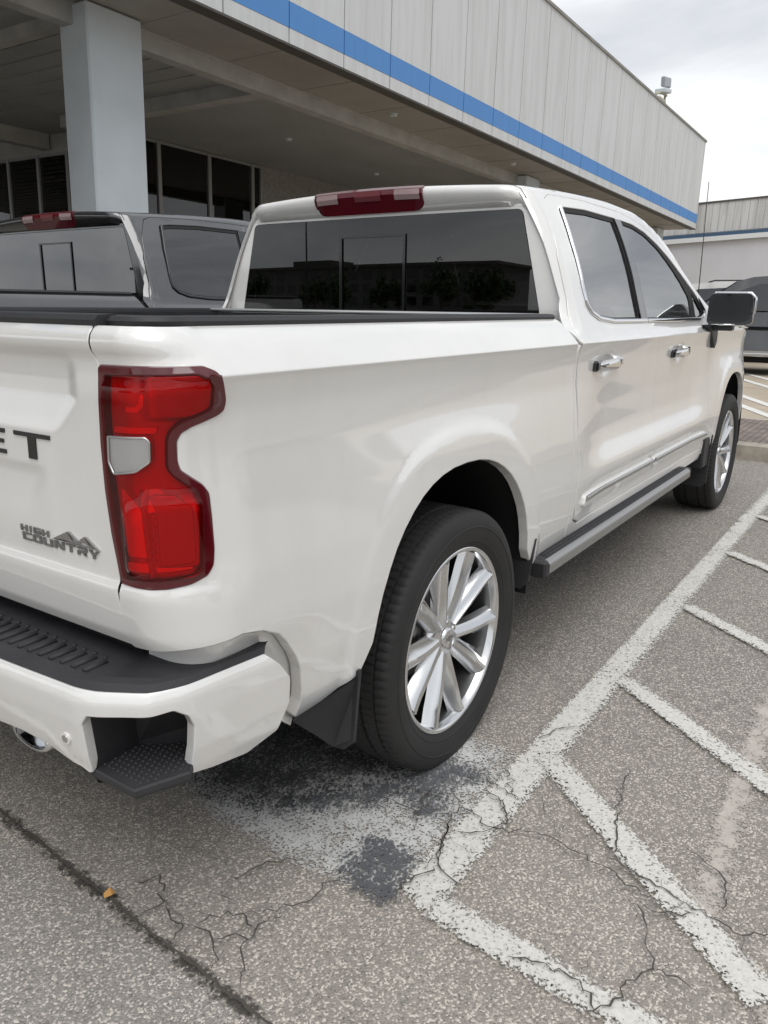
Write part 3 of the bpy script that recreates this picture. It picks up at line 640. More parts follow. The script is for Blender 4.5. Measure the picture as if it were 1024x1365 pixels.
def relief(s, z):
    # bowl with a raised corner rib and stepped lower block
    d = -.013 + 0*s
    d = d + .014*smooth(-1.085,-1.10,-(-s))*0
    rib = np.exp(-((s+1.115+(z-.95)*.08)/.010)**2)*(1-smooth(1.02,1.05,z))*.013
    st = .010*smooth(-1.10,-1.095,s)*(1-smooth(1.0,1.03,z))*smooth(.885,.90,z)
    up = .012*smooth(-1.12,-1.08,s)*smooth(1.165,1.175,z)
    return d+rib+st+up
back = panel('reflector', rnd(IN, .008, 3), depth(relief), REDL, hous, sp=.008, edge=.001, fold=.001)
blk1 = panel('reflector', rnd([(-1.075,1.182),(-.985,1.193),(-.968,1.205),(-.968,1.238),(-.99,1.246),(-1.06,1.246),(-1.085,1.225)], .008, 3), body, REDB, hous, sp=.01, edge=.002, fold=.012, off=-.012)
blk2 = panel('reflector', rnd([(-1.185,.874),(-1.09,.884),(-1.02,.890),(-1.03,.906),(-1.09,.900),(-1.187,.890)], .003, 3), body, REDB, hous, sp=.01, edge=.002, fold=.012, off=-.008)
blk3 = panel('reflector', rnd([(-1.190,1.143),(-1.085,1.147),(-1.082,1.156),(-1.188,1.152)], .002, 2), body, REDB, hous, sp=.01, edge=.002, fold=.01, off=-.008)
blk4 = panel('reflector', rnd([(-1.155,1.183),(-1.125,1.183),(-1.110,1.196),(-1.106,1.215),(-1.113,1.215),(-1.119,1.199),(-1.130,1.190),(-1.156,1.190)], .002, 2), body, REDB, hous, sp=.01, edge=.002, fold=.01, off=-.010)
blk5 = panel('reflector', rnd([(-1.085,.90),(-1.015,.905),(-1.015,1.005),(-1.05,1.03),(-1.10,1.03),(-1.085,1.0)], .004, 2), body, REDL, hous, sp=.01, edge=.004, fold=.012, off=.0005)
bev = panel('reflector', rnd([(-1.160,1.050),(-1.100,1.062),(-1.058,1.012),(-1.108,.998)], .003, 2), depth(lambda s, z: -.006-(z-1.0)*.16), M('pink_sky_reflection', (.75,.12,.12), .15, .2, 1), hous, sp=.01, edge=.002, fold=.004)  # pink colour imitates the sky reflected on a lens facet
rd2 = panel('reflector', rnd([(-1.178,.905),(-1.120,.910),(-1.125,.99),(-1.185,1.035)], .004, 2), body, REDB, hous, sp=.01, edge=.003, fold=.01, off=-.010)
cov = panel('lens', rnd(IN, .008, 3), depth(lambda s, z: .007*(1-smooth(1.015,1.050,z+.5*np.clip(-1.10-s,0,.1)))*smooth(-1.175,-1.150,s)*smooth(.868,.89,z) - .007*smooth(1.222,1.250,z) + .004*np.exp(-((s+1.085)/.012)**2)*smooth(1.16,1.18,z)), REDC, hous, holes=[rnd(REV, .004, 3)], sp=.007, edge=.002, fold=.002, off=.0055)
rev = panel('reversing_light', rnd(REV, .004, 3), body, SILR, hous, sp=.008, edge=.002, fold=.01, off=.003)
rvl = panel('lens', rnd(REV, .004, 3), body, CLEARC, hous, sp=.014, edge=.001, fold=.001, off=.0055)
mb = MB(); strip(mb, dens(rnd(REV,.004,3), .01), body, .005, .003, .004, closed=True); mb.build('lamp_trim', SATIN, hous, True)
hl = mir(hous, truck)
for ch in list(hous.children): mir(ch, hl)
# ---- tailgate ----
_g = [(.819,.718),(.808,.85),(.797,.945),(.788,1.03),(.786,1.12),(.789,1.204),(.794,1.262),(.783,1.286),(.784,1.306),(.783,1.333)]
_g = [(a-.0015, b) for a, b in _g]
TGO = [(-a, b) for a, b in _g][::-1] + _g
tg = panel('tailgate', rnd(TGO, .004, 2), tailgate, WHITE, truck, sp=.012, edge=.002, fold=.03, flip=True, seam=GAPM)  # folded edges coloured black to paint the shade in the tailgate gap
CORD = 0
# lettering: own strokes, built as prisms proud of the tailgate
def strokes(word, H, wch, gap, th):
    "returns list of polygons (u right, v up) for block capitals"
    G_ = {'C': [[(0,0),(1,0),(1,.22),(.25,.22),(.25,.78),(1,.78),(1,1),(0,1)]], 'H': [[(0,0),(.24,0),(.24,.40),(.76,.40),(.76,0),(1,0),(1,1),(.76,1),(.76,.60),(.24,.60),(.24,1),(0,1)]],
          'E': [[(0,.83),(1,.83),(1,1),(0,1)],[(0,.42),(.95,.42),(.95,.58),(0,.58)],[(0,0),(1,0),(1,.17),(0,.17)]], 'V': [[(.38,0),(.62,0),(1,1),(.76,1),(.5,.30),(.24,1),(0,1)]],
          'R': [[(0,0),(.24,0),(.24,.36),(.55,.36),(.76,0),(1,0),(.78,.38),(1,.5),(1,.88),(.9,1),(0,1),(0,.8),(.76,.8),(.76,.56),(0,.56)]], 'O': [[(0,0),(1,0),(1,1),(0,1),(0,.78),(.76,.78),(.76,.22),(.24,.22),(.24,.775),(0,.775)]],
          'L': [[(0,0),(1,0),(1,.22),(.24,.22),(.24,1),(0,1)]], 'T': [[(.39,0),(.61,0),(.61,.83),(1,.83),(1,1),(0,1),(0,.83),(.39,.83)]],
          'I': [[(.3,0),(.7,0),(.7,1),(.3,1)]], 'G': [[(0,0),(1,0),(1,.55),(.5,.55),(.5,.38),(.74,.38),(.74,.2),(.25,.2),(.25,.8),(1,.8),(1,1),(0,1)]],
          'U': [[(0,0),(1,0),(1,1),(.76,1),(.76,.22),(.24,.22),(.24,1),(0,1)]], 'N': [[(0,0),(.24,0),(.24,.62),(.72,0),(1,0),(1,1),(.76,1),(.76,.38),(.28,1),(0,1)]], 'Y': [[(.38,0),(.62,0),(.62,.42),(1,1),(.74,1),(.5,.62),(.26,1),(0,1),(.38,.42)]]}
    o = []; u = 0
    for ch in word:
        w = wch*(.45 if ch == 'I' else 1)
        for P in G_[ch]: o.append([(u+a*w, b*H) for a, b in P])
        u += w+gap
    return o, u-gap
def letter_mesh(polys, u0, v0, mat, name, th, parent, shear=0, offb=.0, tilt=0.):
    mb = MB()
    for P in polys:
        pts = [(u0+a+shear*b, v0+b+tilt*a) for a, b in P]
        uv = np.array([(q[0], q[1]) for q in pts]); lo = tailgate(uv, offb-.002); hi = tailgate(uv, offb+th); n = len(P)
        mb.add(list(map(tuple, lo))+list(map(tuple, hi)), [tuple(range(n)), tuple(range(n,2*n))[::-1]] + [(i, n+i, n+(i+1) % n, (i+1) % n) for i in range(n)])
    return mb.build(name, mat, parent)
# seen from behind, text runs from +y (left) to -y (right)
def rev_(polys): return [[(-a, b) for a, b in P] for P in polys]
pl_, wd = strokes('CHEVROLET', .053, .122, .034, .01)
letter_mesh(rev_(pl_), wd-.628, 1.065, LETTER, 'lettering', .003, tg)
p1, w1 = strokes('HIGH', .0135, .0235, .006, .01); p2, w2 = strokes('COUNTRY', .0165, .0305, .0065, .01)
bx0, bz0 = -.500, .884
letter_mesh(rev_(p2), bx0, bz0, BADGED, 'badge', .0035, tg)
letter_mesh(rev_(p1), bx0+.004, bz0+.0195, BADGED, 'badge', .0035, tg)
mt = [[(a*1.30+.004, .020+(b-.0225)*.82) for a, b in P] for P in [[(.082,.024),(.118,.0285),(.132,.0285),(.118,.050),(.108,.043)],[(.118,.050),(.124,.050),(.150,.0285),(.142,.0285)],[(.132,.0285),(.152,.036),(.160,.043),(.150,.0285)],[(.160,.048),(.166,.048),(.195,.0225),(.186,.0225)],[(.160,.048),(.148,.037),(.165,.030),(.186,.0225),(.172,.031)],[(.082,.0225),(.186,.0225),(.186,.0245),(.082,.0245)]]]
letter_mesh(rev_(mt), bx0, bz0, BADGE, 'badge', .0045, tg)
# top caps
def capm(path_uv, w_out, w_in, z0, z1, name):
    pass
rc = MB()
def sweep(mb, secs, mi=0, caps=True):
    m = len(secs[0]); v = [q for s_ in secs for q in s_]; n = len(secs)
    f = [(i*m+k, i*m+(k+1) % m, (i+1)*m+(k+1) % m, (i+1)*m+k) for i in range(n-1) for k in range(m)]
    if caps: f += [tuple(range(m))[::-1], tuple((n-1)*m+k for k in range(m))]
    return mb.add(v, f, mi)
ss = np.concatenate([np.linspace(-1.236,-.92,16), np.linspace(-.88,.80,18)])
secs = []
for s_ in ss:
    x, w, nx, nw = [float(q) for q in plan(s_)]; dd = float(dev(np.array([max(s_,-1.2)]), np.array([1.333]))[0]); k_ = float(1-smooth(X0-RC*1.57, X0, s_)); dd *= (1-.6*k_)
    def pt(o_, z): return (x+nx*(dd+o_), -(w+nw*(dd+o_)), z)
    secs.append([pt(-.002,1.334), pt(.001,1.342), pt(-.006,1.350), pt(-.030,1.352), pt(-.072,1.350), pt(-.078,1.340), pt(-.078,1.28), pt(-.02,1.30)])
sweep(rc, secs); cr = rc.build('rail_cap', BLK, truck, sharp=40); mir(cr)
tcm = MB(); secs = []
for y in np.linspace(-.795,.795,24):
    b = .004*(1-(y/.8)**2)+.0; secs.append([(TX+.016-b,y,1.334),(TX+.012-b,y,1.343),(TX+.020-b,y,1.352),(TX+.055,y,1.354),(TX+.075,y,1.345),(TX+.075,y,1.25),(TX+.03,y,1.30)][::-1])
sweep(tcm, secs); tcm.build('tailgate_cap', BLK, truck, sharp=40)
# bed inside
bi = MB()
bi.box((-1.03,-.80,.86),(.83,.80,.88)); bi.box((-.99,-.86,.88),(.83,-.80,1.335)); bi.box((-.99,.80,.88),(.83,.86,1.335)); bi.box((-1.035,-.78,.80),(-.99,.78,1.33)); bi.box((.78,-.84,.86),(.83,.84,1.334))
for k in range(12): bi.box((-.98,-.75+k*.13,.88),(.76,-.70+k*.13,.892))
bi.build('bed_liner', BLKT, truck)
fb = MB(); fb.box((.772,-.84,1.336),(.842,.84,1.352), ch=.006); fb.build('bulkhead_cap', SATIN, truck, sharp=30)
# ---- doors ----
vR = 1.812
seam_r = [(1.995,.535),(2.025,.62),(2.03,.90),(1.99,1.10),(1.935,1.20),(1.905,1.285),(1.885,1.33),(1.890,1.45),(1.915,1.62),(1.935,1.775),(1.945,1.823)]
rear_edge = [(1.245,1.811),(1.127,1.803),(1.075,1.782),(1.002,1.670),(.962,1.540),(.948,1.395),(.912,1.293),(.902,1.244),(.905,1.15),(.925,1.0),(.935,.80),(.935,.62),(.96,.56),(1.02,.535)]
rd = seam_r + [(1.515,1.822)] + rear_edge
RWH = [(1.170,1.757),(1.118,1.60),(1.098,1.44),(1.103,1.375),(1.14,1.345),(1.22,1.322),(1.40,1.309),(1.845,1.306),(1.847,1.45),(1.872,1.62),(1.905,1.786),(1.5,1.786),(1.25,1.772)]
RWH = rnd(RWH, .02, 4)
fr_seam = [(x+.005, z) for x, z in seam_r]
front_edge = [(2.05,.535),(3.10,.535),(3.15,.60),(3.135,.80),(3.12,1.00),(3.13,1.15),(3.10,1.255),(3.135,1.30),(3.145,1.375),(3.06,1.445),(2.92,1.535),(2.78,1.625),(2.62,1.705),(2.45,1.762),(2.25,1.800),(2.1,1.817)]
fd = front_edge + fr_seam[::-1]
FWH = [(1.945,1.786),(1.915,1.62),(1.89,1.45),(1.893,1.306),(2.40,1.305),(2.95,1.310),(3.06,1.330),(3.045,1.375),(2.95,1.455),(2.80,1.545),(2.64,1.642),(2.50,1.704),(2.33,1.757),(2.16,1.782)]
FWH = rnd(FWH, .02, 4)
def winset(door, hole, glassp, extra=None):
    "glass, black seal ring"
    g = panel('window', glassp, side, TINT, door, sp=.05, edge=.0005, fold=.004, off=-.010)
    s2 = panel('window_seal', hole, side, GAPM, g, holes=[inset(glassp, .006)], sp=.03, edge=.001, fold=.01, off=-.006)
    return g, s2
def inset(poly, d):
    P = np.array(poly); c = P if area(P) > 0 else P[::-1]; a = np.roll(c,-1,0)-np.roll(c,1,0); a /= np.linalg.norm(a, axis=1, keepdims=True)+1e-9
    return [tuple(q) for q in c + np.stack([-a[:,1], a[:,0]], 1)*d]
doorR = panel('door', rnd(rd, .012, 3), side, WHITE, truck, holes=[RWH], sp=.015, edge=.004, fold=.025, lines=(1.2435, 1.2495))
doorF = panel('door', rnd(fd, .012, 3), side, WHITE, truck, holes=[FWH], sp=.015, edge=.004, fold=.025, lines=(1.2435, 1.2495))
GR = rnd([(1.200,1.744),(1.150,1.60),(1.124,1.45),(1.126,1.392),(1.165,1.360),(1.26,1.338),(1.42,1.328),(1.795,1.328),(1.80,1.45),(1.822,1.60),(1.865,1.768),(1.5,1.768),(1.26,1.755)], .02, 4)
GF = rnd([(1.955,1.770),(1.925,1.62),(1.905,1.45),(1.905,1.328),(2.78,1.324),(2.80,1.43),(2.70,1.523),(2.60,1.603),(2.47,1.682),(2.32,1.737),(2.16,1.764)], .02, 4)
GQ = rnd([(2.862,1.325),(2.965,1.329),(3.005,1.352),(2.91,1.440),(2.875,1.465)], .012, 4)
winset(doorR, RWH, GR)
g1 = panel('window', GF, side, TINT, doorF, sp=.05, edge=.0005, fold=.004, off=-.010)
g2 = panel('quarter_window', GQ, side, TINT, doorF, sp=.05, edge=.0005, fold=.004, off=-.010)
panel('window_seal', FWH, side, GAPM, g1, holes=[inset(GF,.004), inset(GQ,.003)], sp=.03, edge=.001, fold=.01, off=-.006)
# black pillar cover between the windows
panel('pillar_cover', [(1.800,1.326),(1.882,1.326),(1.887,1.45),(1.912,1.62),(1.938,1.777),(1.873,1.777),(1.830,1.60),(1.806,1.45)], side, GLOSSB, doorR, sp=.03, edge=.002, fold=.008, off=.004)
panel('pillar_cover', [(1.8855,1.326),(1.906,1.326),(1.908,1.45),(1.930,1.62),(1.958,1.777),(1.9415,1.777),(1.9155,1.62),(1.8905,1.45)], side, GLOSSB, doorF, sp=.03, edge=.001, fold=.008, off=.0035)
# chrome surround
ch = MB(); strip(ch, dens([(1.195,1.760),(1.140,1.60),(1.112,1.44),(1.115,1.380),(1.150,1.352),(1.23,1.331),(1.40,1.319),(1.880,1.317)], .03, False), side, .018, .008, .001); ch.build('window_trim', CHROME, doorR, sharp=50)
ch = MB(); strip(ch, dens([(1.886,1.317),(2.40,1.315),(2.93,1.318),(3.03,1.337),(3.035,1.362),(2.96,1.428)], .03, False), side, .018, .008, .001); ch.build('window_trim', CHROME, doorF, sharp=50)
# handles
def handle(door, x):
    hA = side(np.array([[x-.150, 1.150]]))[0]; hB = side(np.array([[x+.150, 1.156]]))[0]
    mb = MB(); secs = []
    for i, t in enumerate(np.linspace(0, 1, 17)):
        xx = x-.150+.300*t; bowd = .040*math.sin(math.pi*t)**.45; w_ = .016+.008*math.sin(math.pi*t)
        b = (1-t)*hA+t*hB; b = np.array([b[0], b[1]-bowd*.9-.003, b[2]])
        secs.append([(b[0], b[1]+.010, b[2]-w_), (b[0], b[1]-.002, b[2]-w_*.7), (b[0], b[1]-.006, b[2]), (b[0], b[1]-.002, b[2]+w_*.8), (b[0], b[1]+.010, b[2]+w_)])
    sweep(mb, secs); h = mb.build('handle', CHROME, door, sharp=45)
    mb = MB(); b = side(np.array([[x-.115,1.152]]), .0)[0]; mb.box((b[0]-.045,b[1]-.022,b[2]-.020),(b[0]+.03,b[1]+.01,b[2]+.022), ch=.008); mb.build('handle_base', GLOSSB, h, sharp=30)
    mb = MB(); b = side(np.array([[x+.135,1.158]]), .0)[0]; mb.box((b[0]-.03,b[1]-.022,b[2]-.018),(b[0]+.03,b[1]+.01,b[2]+.020), ch=.008); mb.build('handle_base', CHROME, h, sharp=30)
handle(doorR, 1.225); handle(doorF, 2.375)
for d_, x_ in ((doorF, 2.56),):
    lk = MB(); b_ = side(np.array([[x_, 1.157]]))[0]; lk.tube([(b_[0], b_[1]+.004, b_[2]), (b_[0], b_[1]-.004, b_[2])], .009, 14); lk.build('door_lock', CHROME, d_, sharp=40)
# lower mouldings
def mould(door, x0, x1):
    panel('door_moulding', [(x0,.597),(x1,.597),(x1,.640),(x0+.018,.640)], side, WHITE, door, sp=.02, edge=.003, fold=.012, off=.012)
    mb = MB(); strip(mb, dens([(x0+.010,.630),(x1,.630)], .05, False), side, .024, .010, .011); mb.build('moulding_trim', M('moulding_chrome', (.50,.50,.49), .16, 1), door, sharp=50)
mould(doorR, 1.02, 2.012); mould(doorF, 2.046, 3.125)
panel('rocker', [(.875,.470),(3.10,.470),(3.14,.53),(.99,.53),(.925,.56),(.920,.80),(.905,.98),(.885,1.15),(.882,1.24),(.872,1.24),(.874,.9)], body, WHITE, truck, sp=.025, edge=.003, fold=.02, off=.0)
mir(truck.children[-1] if False else [c for c in truck.children if c.name.startswith('rocker')][0])
for d in (doorR, doorF):
    dl = mir(d, truck)
    for c in list(d.children):
        cl = mir(c, dl)
        for g in list(c.children): mir(g, cl)
# ---- cab shell: rear pillars, roof rails, roof, windscreen pillars ----
xs = np.arange(.945, 3.46, .05)
vc = lambda x: float(v_corner(np.array([x]))[0]); vt = lambda x: float(v_corner(np.array([x]))[1])
cab_out = [(.872,1.244),(.8955,1.244),(.9055,1.293),(.941,1.395),(.955,1.540),(.995,1.672),(1.070,1.787),(1.125,1.8085),(1.245,1.8165),(1.515,1.8275),(1.945,1.8285),(2.1,1.823),(2.25,1.806),(2.455,1.768),(2.625,1.711),(2.785,1.631),(2.925,1.541),(3.065,1.451),(3.155,1.378),(3.20,1.30),(3.47,1.30)]
cab_out += [(3.47, 1.345),(3.42,vt(3.42)+.012),(3.2,vt(3.2)+.016),(2.9,vt(2.9)+.02),(2.7,vt(2.7)+.03),(2.62,vt(2.62)+.12),(2.57,vt(2.57)+.3),(2.55,2.62),(1.6,2.62),(.935,2.62),(.935,1.6),(.925,1.40),(.895,1.335),(.870,1.30)]
shR, shL = panel('cab_shell', cab_out, side, WHITE, truck, sp=.03, edge=.003, fold=.01, mirror=1)
# windscreen
ws = MB(); xa = np.linspace(2.60, 3.42, 20); secs = []
for x in xa:
    e_ = side(np.array([[x, vt(x)+.02]]), -.004)[0]; w_ = -e_[1]; z_ = e_[2]
    secs.append([(x + (1-(t**2))*.10*(0 if x < 2.7 else 1)*0, t*w_, z_+.05*(1-t*t)*.6) for t in np.linspace(-1,1,17)])
m = 17; ws.add([q for s_ in secs for q in s_], [(i*m+k, (i+1)*m+k, (i+1)*m+k+1, i*m+k+1) for i in range(len(xa)-1) for k in range(m-1)]); ws.build('windscreen', TINT, truck, True)
# cab back wall (flat sheet in y,z) with the rear window opening
def backwall(uv, off=0.):
    y, z = uv[:,0], uv[:,1]; return np.stack([.938 - off + .012*(y/.8)**2 + 0*y, y, z], 1)
prof = [side(np.array([[.938, v]]))[0] for v in np.concatenate([np.linspace(1.30,1.76,12)])]
rt = [(float(q[1]), float(q[2])) for q in prof]
bw = rt + [(-.66,1.80),(-.4,1.825),(0,1.835),(.4,1.825),(.66,1.80)] + [(-a, b) for a, b in rt[::-1]]
RW = rnd([(-.786,1.340),(.786,1.340),(.690,1.737),(-.690,1.737)], .025, 5)
cb = panel('cab_back', bw[::-1], backwall, WHITE, truck, holes=[RW], sp=.03, edge=.002, fold=.01, flip=True)
RG = RW
rw = panel('rear_window', inset(rnd([(-.783,1.343),(.783,1.343),(.687,1.734),(-.687,1.734)], .022, 5), .0)[::1], backwall, TINTR, truck, sp=.2, edge=.0005, fold=.004, off=.001, flip=True)
fr = MB()
T_ = lambda q: (.934-q[2], q[0], q[1])
fr.prism([(-.172,1.352),(-.160,1.352),(-.160,1.665),(-.172,1.665)], 0, .004, T_); fr.prism([(.160,1.352),(.175,1.352),(.175,1.665),(.160,1.665)], 0, .004, T_); fr.prism([(-.160,1.655),(.160,1.655),(.160,1.665),(-.160,1.665)], 0, .004, T_)
fr.build('window_frame', GLOSSB, rw)
fr = MB(); T2 = lambda q: (.960-q[2], q[0], q[1]); fr.prism([(-.172,1.343),(.172,1.343),(.172,1.41),(-.172,1.41)], 0, .004, T2); fr.build('lower_glass_band', M('frit_grey', (.10,.10,.105), .4), rw)
fr = MB(); strip(fr, [(-.78,1.342),(-.4,1.342),(0,1.342),(.4,1.342),(.78,1.342)], backwall, .010, .004, .001); fr.build('window_trim', SATIN, rw)
# roof lip over the back glass
def lip(y, k):
    "cross-section points k=0..n at lateral y"
    zt_ = float(np.interp(abs(y), _ly, _lz)); e_ = smooth(.61,.70,abs(y))
    P = [(.965, zt_+.001), (.940, zt_), (.925, zt_-.001), (.910, zt_-.005), (.899, zt_-.015), (.897, zt_-.030), (.905, zt_-.050), (.924, 1.752), (.945, 1.744)]
    x, z = P[k]; x = x + (.045*e_ if x < .94 else 0); return (x, y, z)
_lv = side(np.stack([np.full(120, .945), np.linspace(1.70, 2.55, 120)], 1)); _ly = -_lv[:,1][::-1]; _lz = _lv[:,2][::-1]
lp = MB(); ys = np.linspace(-.705,.705,57); v = [lip(y,k) for y in ys for k in range(9)]
lp.add(v, [(i*9+k, i*9+k+1, (i+1)*9+k+1, (i+1)*9+k) for i in range(56) for k in range(8)]); lp.build('roof_lip', WHITE, truck, True)
# high brake light
bl = MB(); ys = np.linspace(-.272,.279,23); secs = []
for y in ys:
    t_ = min(1., (.279-abs(y-.0035)+.0)/.03); t_ = max(.0, t_)
    q4, q5, q3, q6, q7 = lip(y,4), lip(y,5), lip(y,3), lip(y,6), lip(y,7); lo_ = 1.748+.022*(1-min(1,(.2755-abs(y-.0035))/.03))
    secs.append([(q3[0]-.0, y, q3[2]+.006), (q4[0]-.007, y, q4[2]+.005), (q5[0]-.009, y, q5[2]), (q6[0]-.008, y, max(q6[2],lo_+.008)), (q7[0]-.006, y, lo_), (q7[0]+.02, y, lo_), (q3[0]+.02, y, q3[2]-.03)])
sweep(bl, secs); brk = bl.build('brake_light', M('brake_light_red', (.10,.004,.010), .10, 0, 1), truck, sharp=35)
for a, b, mi in ((.150,.264,0),(-.262,-.140,0),(-.072,.060,1)):
    bl = MB()
    for y0, y1 in zip(np.linspace(a,b,4)[:-1], np.linspace(a,b,4)[1:]):
        q = []
        for yy, k_ in ((y0,4),(y1,4),(y1,5),(y0,5),(y0,6),(y1,6)):
            A = lip(yy,k_); q.append((A[0]-.0115, yy, A[2]+(.002 if k_ == 4 else -.003 if k_ == 5 else -.002)))
        bl.add(q, [(0,1,2,3),(3,2,5,4)])
    bl.build('brake_lens', [M('brake_lens_pale', (.50,.36,.36), .10, .3, 1), M('brake_lens_pink', (.22,.06,.07), .10, .2, 1)][mi], brk)
# ---- front end ----
arF = arch_pts(RX, .42, .50, .50)
fen = [(3.137,.50)] + [q for q in arF if q[0] > 3.30] + [(4.62,.50),(4.70,.75),(4.66,1.0),(4.50,1.16),(4.1,1.235),(3.8,1.262),(3.5,1.272),(3.22,1.276),(3.108,1.262),(3.135,1.15),(3.126,1.0),(3.142,.80),(3.156,.60)]
panel('front_fender', fen, body, WHITE, truck, sp=.03, edge=.004, fold=.03, mirror=1)
hd = MB(); xs_ = np.linspace(3.15, 4.72, 30); ys = np.linspace(-1,1,41); v = []
for x in xs_:
    p0 = plan(x); wz = 1.270-.028*max(0,x-3.6)**1.3-.03*max(0,x-4.2)**2
    wy = float(p0[1])+float(dev(np.array([x]), np.array([wz]))[0])
    for t in ys:
        a = abs(t); bulge = .050*math.exp(-((a-.80)/.10)**2) + .075*(1-smooth(.35,.78,a))*1.0 if True else 0
        v.append((x, t*wy, wz + .045*(1-a**6) + .030*math.exp(-((a-.86)/.07)**2)*(1 if x < 4.2 else 1-min(1,(x-4.2)*2)) + .03*(1-a*a)))
n_ = len(ys); hd.add(v, [(i*n_+k, (i+1)*n_+k, (i+1)*n_+k+1, i*n_+k+1) for i in range(len(xs_)-1) for k in range(n_-1)]); hd.build('hood', WHITE, truck, True)
fb = MB(); fb.box((4.60,-.74,.62),(4.72,.74,1.15), ch=.03); fb.build('grille', GLOSSB, truck, sharp=30)
fb = MB()
for k in range(5): fb.box((4.73,-.62,.70+k*.09),(4.765,.62,.73+k*.09), ch=.008)
fb.build('grille_bar', CHROME, truck, sharp=30)
fb = MB(); fb.box((4.50,-.72,.36),(4.80,.72,.60), ch=.05); fb.build('front_bumper', CHROME, truck, sharp=30)
for s_ in (-1,1):
    fb = MB(); fb.box((4.55,s_*.74-.10,.86),(4.70,s_*.74+.07,1.05), ch=.02); fb.build('headlight', SILR, truck, sharp=30)
# mast antenna on the right front fender
an = MB(); an.tube([(3.56,-.765,1.27),(3.56,-.765,1.33)], .012); an.tube([(3.56,-.765,1.33),(3.585,-.745,2.155)], [.0035,.0022]); an.build('antenna', BLK, truck, True)
# ---- mirrors ----
def mirror_():
    x, y0 = 2.99, -1.245
    # housing: rounded box, open face looks back
    mb = MB(); secs = []
    def rr(cx, yl, yr, zl, zh, c): return [(cx, a_, b_) for a_, b_ in rnd([(yl,zl+.012),(yl+.045,zl,.03),(yr,zl),(yr-.006,zh),(yl+.008,zh)], c*1.25, 5)]
    a, b = -1.208, -.958
    for X, g in ((2.965,.002),(2.975,.0),(3.02,.0),(3.07,.012),(3.105,.040),(3.12,.07)):
        secs.append(rr(X, a+g, b-g*.6, 1.286+g*.6, 1.466-g, .028))
    sweep(mb, secs); h = mb.build('mirror', GLOSSB, truck, sharp=50)
    g = MB(); g.add([(2.963,q[1],q[2]) for q in rr(0, a+.020, b-.020, 1.302, 1.448, .02)], [tuple(range(30))]); gg = g.build('mirror_glass', MIRR, h)
    if gg.data.polygons[0].normal.x > 0: gg.data.flip_normals()
    c = MB(); P = dens([(a+.004,1.35),(a-.001,1.37),(a-.001,1.438),(a+.026,1.466),(b-.03,1.467)], .02, False); c.tube([(2.985,q[0],q[1]) for q in P], .008, 8); c.build('chrome_edge', CHROME, h, True)
    c = MB(); c.tube([(2.966,a+.09,1.290),(2.966,b-.03,1.289)], .005, 8); c.build('chrome_edge', CHROME, h, True)
    ar = MB(); ar.prism([(2.87,1.288),(3.14,1.288),(3.15,1.19),(3.11,1.150),(2.99,1.245)], -.01, .030, lambda q: (q[0], -.965-q[2], q[1])); ar.box((2.985,-1.10,1.255),(3.07,-.96,1.29), ch=.008); ar.build('mirror_arm', BLK, h, sharp=30)
    return h
mr = mirror_(); ml = mir(mr, truck)
for c in list(mr.children): mir(c, ml)
